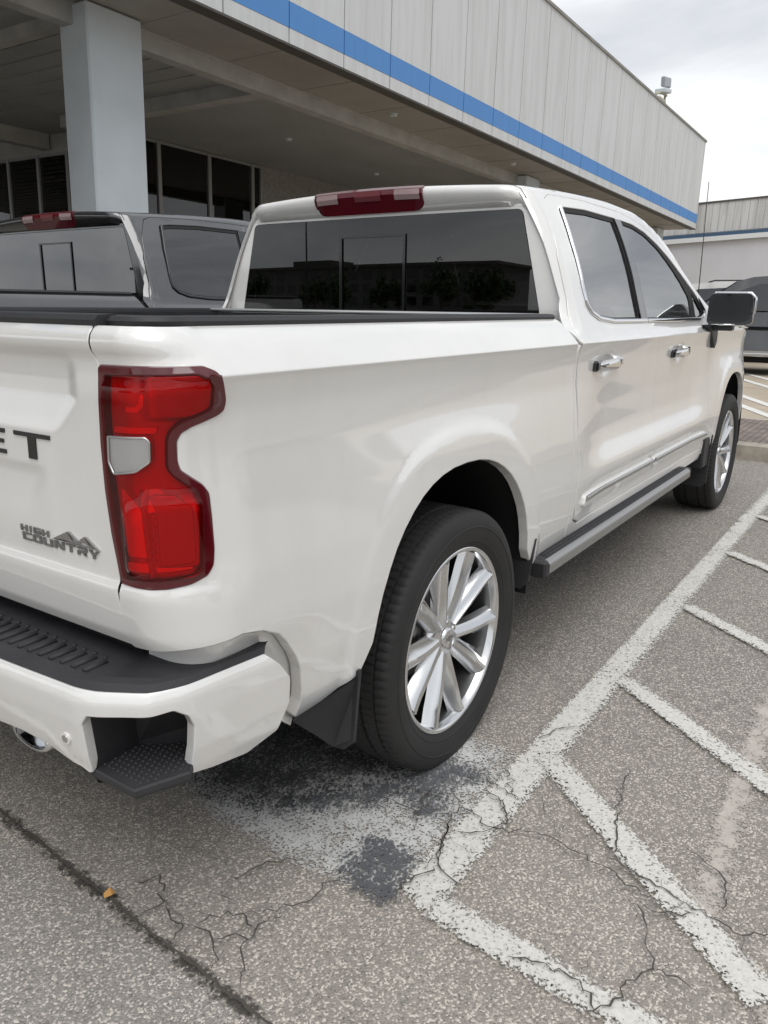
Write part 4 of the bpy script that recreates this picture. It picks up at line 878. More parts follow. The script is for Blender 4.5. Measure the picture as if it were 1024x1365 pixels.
# ---- rear bumper ----
HOLE = [(.812,.599),(.828,.621),(.904,.624),(.958,.625),(1.000,.628),(1.032,.606),(1.046,.576),(1.046,.524),(1.043,.455),(1.0,.44),(.812,.452),(.812,.492)]
bo = [(0,.490),(.40,.505),(.534,.514),(.61,.520),(.687,.514),(.742,.500),(.79,.492),(.809,.480),(.811,.500),(.812,.599),(.828,.621),(.904,.624),(.958,.625),(1.000,.628),(1.032,.606),(1.046,.576),(1.046,.524),(1.043,.462),(1.10,.448),(1.19,.436),(1.268,.462),(1.292,.528),(1.289,.586),(1.262,.625),(1.222,.667),(0,.667)]
bR, bL = panel('rear_bumper', rnd(bo, .006, 3), bump, WHITE, truck, sp=.010, edge=.004, fold=.02, mirror=1, flip=False)
for sgn, par in ((1,bR),(-1,bL)):
    # black tread pad on top
    pm = MB(); n_ = 46; qs = np.linspace(0, 1.215, n_); top = bump(np.stack([qs, np.full(n_, .664)], 1), 0.)
    outer = [(p_[0]+.008, p_[1]) for p_ in top]
    # inner line along the tailgate and round the bed corner
    inner = []
    for (x, y) in outer:
        if y > -.80: inner.append((-.985, max(y, -.78)))
        else: t_ = min(1, (x+1.17)/.36); inner.append((-.985+.20*max(0, t_-.3), -.78-.115*min(1, t_*1.6)))
    v = [(x,y*sgn,.668) for x,y in outer]+[(x+.010,(y+.006)*sgn,.680) for x,y in outer]+[(x+.030,(y+.018)*sgn,.681) for x,y in outer]+[(x+.036,(y+.022)*sgn,.676) for x,y in outer]+[(x,y*sgn,.676) for x,y in inner]+[(x,y*sgn,.60) for x,y in inner]
    f = [(r*n_+i, r*n_+i+1, (r+1)*n_+i+1, (r+1)*n_+i) for r in range(5) for i in range(n_-1)]
    if sgn < 0: f = [q[::-1] for q in f]
    pm.add(v, [q[::-1] for q in f]); pad = pm.build('step_pad', BLKT, par, sharp=35)
    rb = MB()
    for k in range(25):
        y = -.02-k*.034
        if y > -.80:
            x0 = float(np.interp(-y, [0,.6,.8], [-1.150,-1.138,-1.125])); sk = .0
            P = [(-1.075+.0, y, .6775), (x0, y+.0, .6775)]
        else: continue
        rb.tube([(a, b*sgn, c) for a, b, c in P], .0058, 6)
        rb.add([((a-1.061), (y+.017)*sgn+c*.004, .6775) for a, c in ((-.004,0),(0,-1),(.004,0),(0,1))], [(0,1,2,3)])
        rb.tube([(-1.066,(y+.017)*sgn,.674),(-1.066,(y+.017)*sgn,.680)], .0045, 6)
    rb.build('tread_rib', BLKT, pad, True)
    # corner step pocket: dark box behind the cut-out and tread tongue
    cp = MB(); hq = np.array(HOLE); Rr = bump(hq, -.004); In = Rr.copy(); In[:,0] = In[:,0]*.55+(-.90)*.45; In[:,1] = In[:,1]*.55+(-.80)*.45; n2 = len(hq)
    mid = bump(hq, .003); e2_ = bump((hq-hq.mean(0))*1.0+hq.mean(0), .003)
    v = [tuple(q) for q in Rr]+[tuple(q) for q in In]; v = [(a, b*sgn, c) for a,b,c in v]
    f = [(i, (i+1) % n2, n2+(i+1) % n2, n2+i) for i in range(n2)] + [tuple(range(n2,2*n2))]
    cp.add(v, f); cp.build('step_pocket', BLK, par)
    rimm = MB(); strip(rimm, HOLE[:10]+[], bump, .012, .004, .0) if False else None
    tn = MB()
    top_ = [(-1.085,-.765),(-1.150,-.792),(-1.150,-.925),(-1.046,-.966),(-.965,-.900),(-.990,-.778)]
    def ring(s_, z): c_ = np.array([-1.06,-.86]); return [((a-c_[0])*s_+c_[0], ((b-c_[1])*s_+c_[1])*sgn, z) for a,b in top_]
    R_ = [ring(.92,.484), ring(.96,.486), ring(1.0,.482), ring(1.0,.470), ring(.94,.462)]
    v = [q for r_ in R_ for q in r_]; nn = 6
    f = [(r*nn+i, r*nn+(i+1) % nn, (r+1)*nn+(i+1) % nn, (r+1)*nn+i) for r in range(4) for i in range(nn)] + [tuple(range(nn))[::-1], tuple(4*nn+i for i in range(nn))]
    if sgn < 0: f = [q[::-1] for q in f]
    tn.add(v, [q[::-1] for q in f]); tongue = tn.build('corner_step', BLKT, par, sharp=25)
    st = MB()
    for i in range(16):
        for j in range(15):
            a = -1.150+i*.0125; b = -.955+j*.0135+(i % 2)*.0067
            if inside([((q[0]+1.06)*.85-1.06, (q[1]+.86)*.85-.86) for q in top_], np.array([[a,b]]))[0]:
                st.add([(a-.0055,b*sgn,.4850),(a,(b-.004)*sgn,.4850),(a+.0055,b*sgn,.4850),(a,(b+.004)*sgn,.4850),(a,b*sgn,.4885)], [(0,1,4),(1,2,4),(2,3,4),(3,0,4)])
    st.build('tread_stud', BLKT, tongue)
    # parking sensor
    sn = MB(); c_ = bump(np.array([[.764,.553]]), .0)[0]; c2 = bump(np.array([[.764,.553]]), .004)[0]
    sn.tube([(c_[0],c_[1]*sgn,c_[2]),(c2[0],c2[1]*sgn,c2[2])], .0125, 16); c3 = bump(np.array([[.764,.553]]), .0055)[0]; sn.tube([(c2[0],c2[1]*sgn,c2[2]),(c3[0],c3[1]*sgn,c3[2])], .008, 16, 1); sn.build('parking_sensor', [WHITE, SATIN], par, sharp=40)
    # exhaust tip below
    ex = MB(); ex.lathe([(.030,0),(.036,0),(.037,.010),(.036,.10),(.030,.10)], 20); ex.v = [(-1.115+q[1]*1.0, sgn*(-.525)+q[0]*1.9, .442+q[2]*.8) for q in ex.v]; ex.build('exhaust_tip', CHROME, truck, True)
    lv = MB(); lv.box((-1.12,min(0,sgn*-.70),.505),(-1.02,max(0,sgn*-.70),.545), ch=.01); lv.build('bumper_lower', BLKT, par)
# inner bright return of the lower bumper edge
# ---- side step ----
def stepbar():
    mb = MB(); secs = []
    X0_, X1_ = .575, 2.62
    for x in np.linspace(X0_, X1_, 30):
        y = -1.042; y0 = -.945
        secs.append([(x,y0,.438),(x,y+.025,.438),(x,y+.006,.443),(x,y,.453),(x,y,.482),(x,y+.008,.494),(x,y+.020,.498)])
    sweep(mb, secs); b = mb.build('side_step', M('step_grey_metal', (.36,.36,.36), .33, .8), truck, sharp=40)
    t = MB(); t.box((X0_-.01,-1.022,.48),(X1_-.01,-.945,.501), ch=.004)
    for k in range(5): t.box((X0_+.03,-1.016+k*.014,.501),(X1_-.05,-1.009+k*.014,.504))
    t.build('step_tread', BLKT, b)
    e_ = MB(); e_.box((X0_-.035,-1.040,.436),(X0_+.002,-.95,.499), ch=.008); e_.build('end_cap', BLK, b, sharp=30); e_ = MB(); e_.box((X1_,-1.040,.436),(X1_+.03,-.95,.499), ch=.008); e_.build('end_cap', BLK, b, sharp=30)
    for x in (.75,1.6,2.4):
        k = MB(); k.box((x,-.96,.40),(x+.08,-.70,.437)); k.build('step_bracket', DARK, b)
    return b
sb = stepbar(); sbl = mir(sb, truck)
for c in list(sb.children): mir(c, sbl)
# ---- mud flaps, liners, chassis ----
def flap(P, y0, y1, name='mud_flap', x=None):
    mb = MB(); mb.prism(P, 0, 1, lambda q: q); return mb
def flapbox(xt, xb, yo, yi, zt_, zb, wing=0):
    # slab across the tyre, hung behind it; bottom corners rounded
    mb = MB(); th = .012
    out_ = [(yo,zt_),(yo+.004,zb+.03),(yo+.03,zb),(yi-.03,zb+.012),(yi,zb+.05),(yi,zt_)]
    def T(q):
        t = (zt_-q[1])/(zt_-zb); return (xt+(xb-xt)*t+q[2], q[0], q[1])
    mb.prism(out_, 0, th, T); mb.box((xt-.002,yo-.006,zb+.02),(xt+th+.006,yo+.004,zt_)) if False else None
    return mb
f1 = MB(); f1.prism([(-1.002,.505),(-1.000,.315),(-.975,.290),(-.93,.284),(-.88,.300),(-.83,.37),(-.80,.50)], 0, .012, lambda q: (-.535-.025*(.5-q[1])/.22+q[2], q[0], q[1]))
f1.add([(-.765,-.985,.475),(-.530,-1.000,.489),(-.552,-.998,.325),(-.575,-.955,.300),(-.70,-.93,.42)], [(0,1,2,3,4),(4,3,2,1,0)])
r1 = f1.build('mud_flap', BLK, truck); mir(r1)
f2 = flapbox(.520,.475,-1.004,-.90,.585,.405); r2 = f2.build('mud_flap', BLK, truck); mir(r2)
f3 = flapbox(3.31,3.27,-1.006,-.74,.60,.26); f3.box((3.15,-.995,.40),(3.33,-.80,.60), ch=.01); r3 = f3.build('mud_flap', BLK, truck); mir(r3)
for cx, cz in ((0,.40),(RX,.42)):
    ln = MB(); n_ = 24; v = []
    for i in range(n_+1):
        a = -.02+ (math.pi+.04)*i/n_; x = cx-.505*math.copysign(abs(math.cos(a))**.87, math.cos(a)); z = cz+.565*math.copysign(abs(math.sin(a))**.87, math.sin(a))
        v += [(x,-.985,z),(x,-.50,z)]
    c_ = len(v); v += [(cx,-.50,cz)]
    ln.add(v, [(2*i,2*i+1,2*i+3,2*i+2) for i in range(n_)]+[(2*i+1,2*i+3,c_) for i in range(n_)]); r_ = ln.build('wheel_liner', DARK, truck, True); mir(r_)
ub = MB(); ub.box((-1.02,-.50,.38),(4.5,.50,.62)); ub.box((.55,-.90,.42),(3.25,.90,.56)); ub.box((-.15,-.70,.33),(.15,.70,.47)); ub.box((-1.0,-.78,.62),(-.55,.78,.80)); ub.build('chassis', DARK, truck)
# interior: floor, dashboard, seats
it = MB(); it.box((1.0,-.82,.60),(3.3,.82,.66)); it.box((3.0,-.80,.95),(3.4,.80,1.26), ch=.03); it.box((.95,-.85,.62),(.965,.85,1.30)); it.build('interior', SEATM, truck)
for x, ys in ((1.12,(-.45,0,.45)),(2.15,(-.42,.42))):
    for y in ys:
        sm = MB(); sm.box((x,y-.24,.92),(x+.14,y+.24,1.38), ch=.04); sm.box((x-.01,y-.13,1.40),(x+.09,y+.13,1.56), ch=.03); sm.box((x+.10,y-.25,.78),(x+.62,y+.25,.94), ch=.04); sm.build('seat', SEATM, truck, sharp=30)
# ---- wheels ----
def make_wheel(cx, side_, zc):
    R_ = .405; hw = .137; w = bpy.data.objects.new('wheel', None); link(w, truck); w.location = (cx, -.865 if side_ < 0 else .865, zc)
    sg = 1 if side_ < 0 else -1
    t = MB(); n_ = 288
    P = [(.288,-.112),(.300,-.124),(.318,-.131),(.345,-.1375),(.368,-.137),(.386,-.131),(.397,-.124),(.4035,-.112),(.404,-.092),(.396,-.090),(.396,-.084),(.405,-.082),(.406,-.048),(.396,-.046),(.396,-.036),(.406,-.034),(.4065,.034),(.396,.036),(.396,.046),(.406,.048),(.405,.082),(.396,.084),(.396,.090),(.404,.092),(.4035,.112),(.397,.124),(.386,.131),(.368,.137),(.345,.1375),(.300,.124),(.288,.112)]
    v = []; m_ = len(P)
    for i in range(n_):
        a = 2*math.pi*i/n_
        for k, (r, h) in enumerate(P):
            rr = r
            if r > .401 and i % 3 == 0 and abs(h) > .08: rr = r-.0045
            if r > .401 and (i+1) % 3 == 0 and .03 < abs(h) < .09 : rr = r-.004
            if .395 < r < .3975 and abs(h) > .12 and i % 3 == 0: rr = r-.003
            x, z = rr*math.cos(a), rr*math.sin(a)
            low = -zc+.002
            if z < low: hh = h*(1+.10*min(1,(low-z)/.02)); z = low
            else: hh = h
            v.append((x, hh*sg, z))
    f = [(i*m_+k, ((i+1) % n_)*m_+k, ((i+1) % n_)*m_+k+1, i*m_+k+1) for i in range(n_) for k in range(m_-1)]
    if sg < 0: f = [q[::-1] for q in f]
    t.add(v, f); ty = t.build('tyre', TYRE, w, sharp=32)
    # sidewall rings (raised ribs)
    rg = MB(); rg.lathe([(.352,-.1372),(.3535,-.1395),(.3555,-.1395),(.357,-.1372)], 96); rg.lathe([(.308,-.1265),(.3095,-.1295),(.3125,-.130),(.314,-.1288)], 96); rg.v = [(a,b*sg,c) for a,b,c in rg.v]
    if sg < 0: rg.f = [q[::-1] for q in rg.f]
    rg.build('sidewall_ring', TYRE, ty, True)
    # rim barrel and lip
    rm = MB(); rm.lathe([(.262,.11),(.262,-.02),(.266,-.06),(.271,-.095)], 96, mi=1); rm.lathe([(.271,-.095),(.276,-.113),(.281,-.1195),(.288,-.1205),(.2925,-.117),(.293,-.108),(.285,-.10)], 96)
    rm.v = [(a,b*sg,c) for a,b,c in rm.v]
    if sg < 0: rm.f = [q[::-1] for q in rm.f]
    rm.build('rim', [ALU, BARREL], w, sharp=50)
    # spokes: five forked pairs
    def spoke(mb, ang0, ang1, w0, w1, mi):
        secs = []; K = 9
        for i in range(K+1):
            u = i/K; r = .050+(.272-.050)*u; a = math.radians(ang0+(ang1-ang0)*(u**.75)); ww = w0+(w1-w0)*u; face = -.083-.022*math.sin(u*math.pi*.5) - (0 if u < .8 else (u-.8)*.03); dp = .040-.006*u
            c, s_ = math.cos(a), math.sin(a); tn = (-s_, c)
            def q(e, y): return (r*c+tn[0]*e, y*sg, r*s_+tn[1]*e)
            secs.append([q(-ww,face+.030), q(-ww*.60,face+.006), q(-ww*.30,face-.004), q(ww*.12,face-.008), q(ww*.42,face+.006), q(ww*.72,face+.012), q(ww,face+.032), q(ww*.6,face+dp+.012), q(-ww*.6,face+dp+.012)])
        if sg > 0: secs = [s_[::-1] for s_ in secs]
        sweep(mb, secs, mi)
    ph = 50
    for k in range(5):
        c_ = ph-72*k; sp_ = MB()
        spoke(sp_, c_+12, c_+18, .030, .036, 0); spoke(sp_, c_-12, c_-18, .030, .036, 0)
        # webbing in the fork
        sp_.build('spoke', ALU, w, sharp=28)
        wb = MB(); a = math.radians(c_); 
        def q2(r, da, y): return (r*math.cos(a+da), y*sg, r*math.sin(a+da))
        f_ = [(0,1,2,3),(0,4,5,1),(1,5,6,2),(2,6,7,3),(3,7,4,0)]
        wb.add([q2(.12,-.10,-.086),q2(.12,.10,-.086),q2(.262,.26,-.080),q2(.262,-.26,-.080),q2(.12,-.10,-.05),q2(.12,.10,-.05),q2(.262,.26,-.05),q2(.262,-.26,-.05)], []) 
        wb2 = MB()
        for s2 in (-1,1):
            P_ = [q2(.105,s2*.02,-.075),q2(.262,s2*.115,-.070),q2(.262,s2*.19,-.062),q2(.105,s2*.09,-.062)]
            Q_ = [(x_,y_+.03*sg,z_) for x_,y_,z_ in P_]
            wb2.add(P_+Q_, [(0,1,2,3),(3,2,1,0),(0,4,5,1),(1,5,4,0),(3,2,6,7),(7,6,2,3)])
        wb2.build('spoke_web', CHROME, w)
    hb = MB(); hb.lathe([(.0,-.094),(.026,-.094),(.031,-.091),(.034,-.084),(.044,-.082),(.066,-.079),(.080,-.066),(.085,-.04),(.085,0)], 40); hb.v = [(a,b*sg,c) for a,b,c in hb.v]
    if sg < 0: hb.f = [q[::-1] for q in hb.f]
    hub = hb.build('hub', ALU, w, sharp=40)
    cp = MB(); cp.prism([(-.022,-.003),(-.004,-.003),(-.004,-.009),(.006,-.009),(.006,-.003),(.022,-.003),(.019,.006),(.004,.006),(.004,.010),(-.006,.010),(-.006,.006),(-.019,.006)], .094, .0955, lambda q: (q[0], -q[2]*sg, q[1])); cp.build('wheel_emblem', BADGED, hub)
    dk = MB(); dk.lathe([(.0,-.022),(.09,-.022),(.10,-.010),(.172,-.010),(.172,.016),(.0,.016)], 60); dk.v = [(a,b*sg,c) for a,b,c in dk.v]
    if sg < 0: dk.f = [q[::-1] for q in dk.f]
    dk.build('brake_disc', M('brake_disc_steel', (.22,.21,.20), .4, .9), w, sharp=40)
    bk = MB(); bk.lathe([(.0,.03),(.262,.03)], 40); bk.v = [(a,b*sg,c) for a,b,c in bk.v]; bk.build('wheel_backing', DARK, w)
    for k in range(6):
        a = math.radians(60*k+20); nb_ = MB(); nb_.tube([(.048*math.cos(a),-.080*sg,.048*math.sin(a)),(.048*math.cos(a),-.0845*sg,.048*math.sin(a))], .008, 6); nb_.build('lug_nut', CHROME, hub)
    cl = MB(); cl.box((.07,-.035,-.10),(.20,.035,.06), ch=.015); cl.v = [(a,b*sg,c) for a,b,c in cl.v]; cl.build('brake_caliper', M('caliper_grey', (.16,.16,.16), .5, .5), w)
    return w
make_wheel(0, -1, .3865); make_wheel(RX, -1, .405); make_wheel(0, 1, .3865); make_wheel(RX, 1, .405)
# plate recess on the tailgate side of the bumper is hidden; fuel door on the left side only
# ==================== THE GREY PICKUP ====================
def copy_tree(o, parent, mats):
    c = o.copy(); COL.objects.link(c); c.parent = parent
    for i, sl_ in enumerate(c.material_slots):
        if sl_.material and sl_.material.name in mats:
            m0 = mats[sl_.material.name]; c.material_slots[i].link = 'OBJECT'; c.material_slots[i].material = m0
    for ch_ in list(o.children): copy_tree(ch_, c, mats)
    return c
GTINT = glass('grey_truck_glass', (.10,.11,.115), 2.6)
t2 = copy_tree(truck, None, {'pearl_white_paint': GREY, 'rear_tinted_glass': GTINT, 'satin_chrome': GLOSSB, 'frit_grey': GLOSSB, 'chrome': GLOSSB, 'tinted_glass': glass('grey_truck_side_glass', (.10,.11,.115), 2.0)})
t2.location = (.3416, 2.7756, .080); t2['label'] = 'dark grey crew cab pickup truck parked behind the white one, under the canopy edge'
for w in [c for c in t2.children if c.name.startswith('wheel') and c.type == 'EMPTY']: pass
# ==================== DEALERSHIP BUILDING ====================
E1 = np.array([0.99979731,0.00375737,-0.01977948]); E2 = np.array([-0.00360683,0.9999643,0.00764104]); E3 = np.array([0.01980748,-0.00756815,0.99977517]); C0 = np.array(CAM)
def BB(q): return tuple(C0+q[0]*E1+q[1]*E2+q[2]*E3)
PANEL = M('fascia_panel_white', (.60,.605,.59), .55, noise=.06, nscale=1.2)
def streaky(name, col, amt, sx=3.0, sz=.25):
    m = M(name, col, .6); N = m.node_tree.nodes; L = m.node_tree.links; b = N['Principled BSDF']; tc = N.new('ShaderNodeTexCoord'); mp = N.new('ShaderNodeMapping'); mp.inputs['Scale'].default_value = (sx, sx, sz)
    n = N.new('ShaderNodeTexNoise'); n.inputs['Scale'].default_value = 1.6; n.inputs['Detail'].default_value = 7; n.inputs['Roughness'].default_value = .65; L.new(tc.outputs['Object'], mp.inputs[0]); L.new(mp.outputs[0], n.inputs[0])
    r = N.new('ShaderNodeMapRange'); r.inputs[1].default_value = .42; r.inputs[2].default_value = .78; r.inputs[4].default_value = amt; L.new(n.outputs[0], r.inputs[0])
    v = N.new('ShaderNodeMix'); v.data_type = 'RGBA'; v.inputs[6].default_value = (*col,1); v.inputs[7].default_value = (col[0]*.42,col[1]*.40,col[2]*.35,1); L.new(r.outputs[0], v.inputs[0]); L.new(v.outputs[2], b.inputs['Base Color']); return m
PANEL = streaky('fascia_panel_white', (.63,.645,.645), .34)
BLUE = streaky('blue_stripe_paint', (.085,.26,.60), .15)
LIPM = M('fascia_lip', (.085,.078,.07), .7, noise=.15, nscale=2)
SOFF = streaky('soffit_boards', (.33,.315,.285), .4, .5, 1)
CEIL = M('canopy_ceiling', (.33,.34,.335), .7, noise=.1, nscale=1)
CONC = M('beam_paint', (.40,.395,.375), .7, noise=.15, nscale=3)
COLM = M('column_paint', (.56,.61,.64), .6, noise=.05, nscale=2)
FRAME = M('window_frame_alu', (.30,.30,.29), .45, .4)
bld = thing('dealership_building', 'low commercial building with white panelled canopy fascia and one blue stripe, left of the lot', 'building', BB((10,8,-1.3)))
def bobj(mb, name, mat, parent=None, **k):
    o = mb.build(name, mat, None, **k)
    par = parent if parent is not None else bld
    o.parent = par; 
    o.matrix_parent_inverse = Matrix.Translation(-Vector(world_loc(par))); return o
def world_loc(o):
    l = Vector(o.location)
    while o.parent is not None:
        o = o.parent; l = l + Vector(o.location)
    return l
jo = [11.02+1.187*k for k in range(-16, 18)] ; jo = [a for a in jo if a < 31.2]; jo = [-12.]+[a for a in jo if a > -11.5]+[31.32]
fm = MB(); st_ = MB()
for a, b in zip(jo[:-1], jo[1:]):
    fm.box((a+.012,7.4375,3.405),(b-.012,7.49,3.585), T=BB); fm.box((a+.012,7.4375,3.897),(b-.012,7.49,6.33), T=BB)
    st_.box((a+.010,7.434,3.588),(b-.010,7.49,3.893), T=BB)
bobj(fm, 'fascia', PANEL); bobj(st_, 'blue_stripe', BLUE)
bk = MB(); bk.box((-12,7.46,3.41),(31.31,7.60,6.33), T=BB); bk.box((31.30,7.45,3.41),(31.32,20,6.33), T=BB); bobj(bk, 'fascia_backing', M('joint_grey', (.20,.20,.19), .8))
cp = MB(); cp.box((-12,7.405,6.325),(31.36,7.75,6.385), T=BB); bobj(cp, 'parapet_cap', M('cap_metal', (.24,.235,.215), .6, noise=.2, nscale=4))
lm = MB(); lm.box((-12,7.43,3.375),(31.33,7.64,3.404), T=BB); bobj(lm, 'fascia_lip', LIPM)
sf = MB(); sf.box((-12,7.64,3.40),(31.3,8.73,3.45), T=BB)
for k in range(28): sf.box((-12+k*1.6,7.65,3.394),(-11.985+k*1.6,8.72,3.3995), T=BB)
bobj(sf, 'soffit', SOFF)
bm = MB(); bm.box((-12,8.73,3.17),(31.2,8.93,3.42), T=BB); bm.box((-12,8.715,3.37),(31.2,8.745,3.40), T=BB); bm.box((9.60,8.94,3.19),(9.85,13.8,3.40), T=BB); bm.box((-12,15.5,3.11),(10.5,15.75,3.41), T=BB); bm.box((2.4,8.93,3.16),(2.7,30,3.40), T=BB); bm.box((6.45,8.93,3.25),(6.6,15.5,3.40), T=BB)
bobj(bm, 'beam', CONC)
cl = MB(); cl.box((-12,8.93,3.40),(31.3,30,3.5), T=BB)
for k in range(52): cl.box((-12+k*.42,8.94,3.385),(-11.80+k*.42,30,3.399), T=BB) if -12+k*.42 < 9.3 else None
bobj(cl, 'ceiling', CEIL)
rf = MB(); rf.box((-12,7.6,6.0),(31.3,30,6.1), T=BB); bobj(rf, 'roof', CONC)
for a0, b0 in ((6.33,8.48),(18.6,8.48),(30.2,8.48)):
    cm = MB(); z1 = 3.39; cm.box((a0,b0,-1.9),(a0+.79,b0+.52,z1), ch=.02, T=BB); c_ = bobj(cm, 'column', COLM)
# storefront walls
wl = MB(); wl.box((15.02,13.80,-1.8),(31.2,14.0,3.40), T=BB); wl.box((10.54,13.80,-1.8),(15.02,13.95,-.9), T=BB)
bobj(wl, 'brick_wall', M('grey_block_wall', (.26,.25,.23), .85, noise=.2, nscale=14, bump=.8, bscale=30))
wl = MB(); wl.box((10.54,13.95,3.05),(10.70,30,3.40), T=BB); wl.box((10.54,13.95,-1.8),(10.70,30,-1.0), T=BB); bobj(wl, 'wall', CONC)
fr_ = MB()
for a in (10.56,11.87,13.30,14.69): fr_.box((a-.045,13.76,-.9),(a+.045,13.84,3.38), T=BB)
fr_.box((10.54,13.77,3.33),(15.0,13.83,3.385), T=BB); fr_.box((10.54,13.77,-.92),(15.0,13.83,-.86), T=BB); fr_.box((14.95,13.76,-.9),(15.01,13.84,3.38), T=BB)
for b in (13.96,14.97,15.98,17.07,18.2,19.3,20.4,21.5,22.6): fr_.box((10.50,b-.045,-1.0),(10.58,b+.045,3.05), T=BB)
fr_.box((10.51,13.95,2.99),(10.57,23,3.05), T=BB)
bobj(fr_, 'window_frame', FRAME)
for a, b in ((10.6,11.83),(11.92,13.26),(13.35,14.65),(14.74,14.94)):
    g_ = MB(); g_.box((a,13.80,-.86),(b,13.812,3.33), T=BB); bobj(g_, 'shop_window', SHOPG)
bs = [13.96,14.97,15.98,17.07,18.2,19.3,20.4,21.5,22.6]
for a, b in zip(bs[:-1], bs[1:]):
    g_ = MB(); g_.box((10.54,a+.045,-1.0),(10.552,b-.045,2.99), T=BB); bobj(g_, 'shop_window', SHOPG)
# showroom inside
ins = MB(); ins.box((10.8,14.1,-1.3),(15.0,24,-1.25), T=BB); ins.box((10.8,23,-1.3),(31,23.2,3.0), T=BB); ins.box((10.75,14.0,2.95),(31,23,3.0), T=BB); ins.box((20,14,-1.3),(20.1,23,3.0), T=BB)
bobj(ins, 'showroom_interior', M('interior_grey', (.42,.42,.41), .8))
ins = MB(); ins.box((11,16.0,2.2),(18,16.1,2.94), T=BB); ins.box((11.2,18.5,1.5),(17,18.6,2.94), T=BB); ins.box((13,15.6,-1.2),(16,15.8,1.0), T=BB); bobj(ins, 'bulkhead', M('interior_dark', (.04,.04,.042), .7))
gl = MB()
for a, b in ((12.2,15),(14.2,15.4),(12.6,17.2),(15.6,17.0),(13.4,19.5)): gl.box((a,b,2.90),(a+.16,b+.16,2.935), T=BB)
lampm = bpy.data.materials.new('ceiling_lamp_glow'); lampm.use_nodes = True; lb = lampm.node_tree.nodes['Principled BSDF']; lb.inputs['Emission Color'].default_value = (1,.95,.85,1); lb.inputs['Emission Strength'].default_value = 14
bobj(gl, 'ceiling_light', lampm)
# small soffit fittings
sm = MB()
for a, b in ((12.3,8.2),(17.2,8.2),(13.0,11.2),(17.0,11.8)): sm.lathe([(0,0),(.06,0),(.07,.04)], 14); k = len(sm.v)-42; sm.v[k:] = [BB((a+q[0]*.0+q[0], b+q[2], 3.36+q[1])) for q in sm.v[k:]]
bobj(sm, 'soffit_fitting', COLM)
# floodlights on the parapet
fl = thing('floodlight', 'pair of floodlight heads on a bracket standing on the parapet of the canopy', 'floodlight', BB((25.9,7.6,6.385)))
def local(o, par):
    o.parent = par; o.matrix_parent_inverse = Matrix.Translation(-Vector(par.location)); return o
m1 = MB(); m1.tube([BB((26.25,7.6,6.38)),BB((26.25,7.6,6.72))], .035); m1.tube([BB((25.3,7.62,6.55)),BB((25.75,7.6,6.72)),BB((26.4,7.6,6.76))], .035); m1.box((25.45,7.5,6.38),(26.1,7.8,6.56), T=BB, ch=.03); local(m1.build('bracket', M('bracket_yellowish', (.42,.40,.30), .6), None, True), fl)
def tiltT(a0, c0, ang):
    return lambda q: BB((a0+q[0]*math.cos(ang)-q[2]*math.sin(ang), 7.6+q[1], c0+q[0]*math.sin(ang)+q[2]*math.cos(ang)))
m1 = MB(); m1.box((-.34,-.16,-.06),(.34,.16,.06), T=tiltT(26.02,6.80,.16), ch=.02); local(m1.build('lamp_head', COLM, None), fl)
m1 = MB(); m1.box((-.36,-.06,-.14),(.36,.06,.14), T=tiltT(26.22,7.09,.16), ch=.03); h_ = local(m1.build('lamp_head', M('lamp_glass_grey', (.30,.31,.33), .3, .3), None), fl)
# ==================== FAR BUILDING ====================
nb = thing('far_building', 'pale grey rendered building with thin blue band, straight ahead at the far end', 'building', BB((38,5,-1.2)))
def nob(mb, name, mat, **k): o = mb.build(name, mat, None, **k); return local(o, nb)
RIB = streaky('ribbed_parapet_white', (.60,.60,.59), .7, 1.6, .15)
REND = streaky('pale_render', (.60,.60,.62), .15, .6, .4)
def BF(q):  # follows the slight skew of that wall
    return BB((q[0], q[1], q[2]+ (8-q[1])*.052 if q[2] > 0 else q[2]))
m1 = MB(); m1.box((38,-6,-1.6),(44,16,3.60), T=BF); nob(m1, 'wall', REND)
m1 = MB()
for k in range(74): m1.box((37.96,-6+k*.30,3.98),(44,-6+k*.30+.285,5.20), T=BF)
m1.box((37.99,-6,3.9),(44,16,5.19), T=BF); nob(m1, 'parapet', RIB)
m1 = MB(); m1.box((37.92,-6,5.20),(44,16,5.27), T=BF); nob(m1, 'parapet_cap', LIPM)
m1 = MB(); m1.box((37.88,-6,3.80),(37.97,16,3.94), T=BF); nob(m1, 'blue_band', M('band_blue', (.05,.10,.17), .6))
m1 = MB(); m1.box((37.82,-6,3.60),(37.97,16,3.795), T=BF); nob(m1, 'white_ledge', M('ledge_white', (.70,.71,.71), .6))
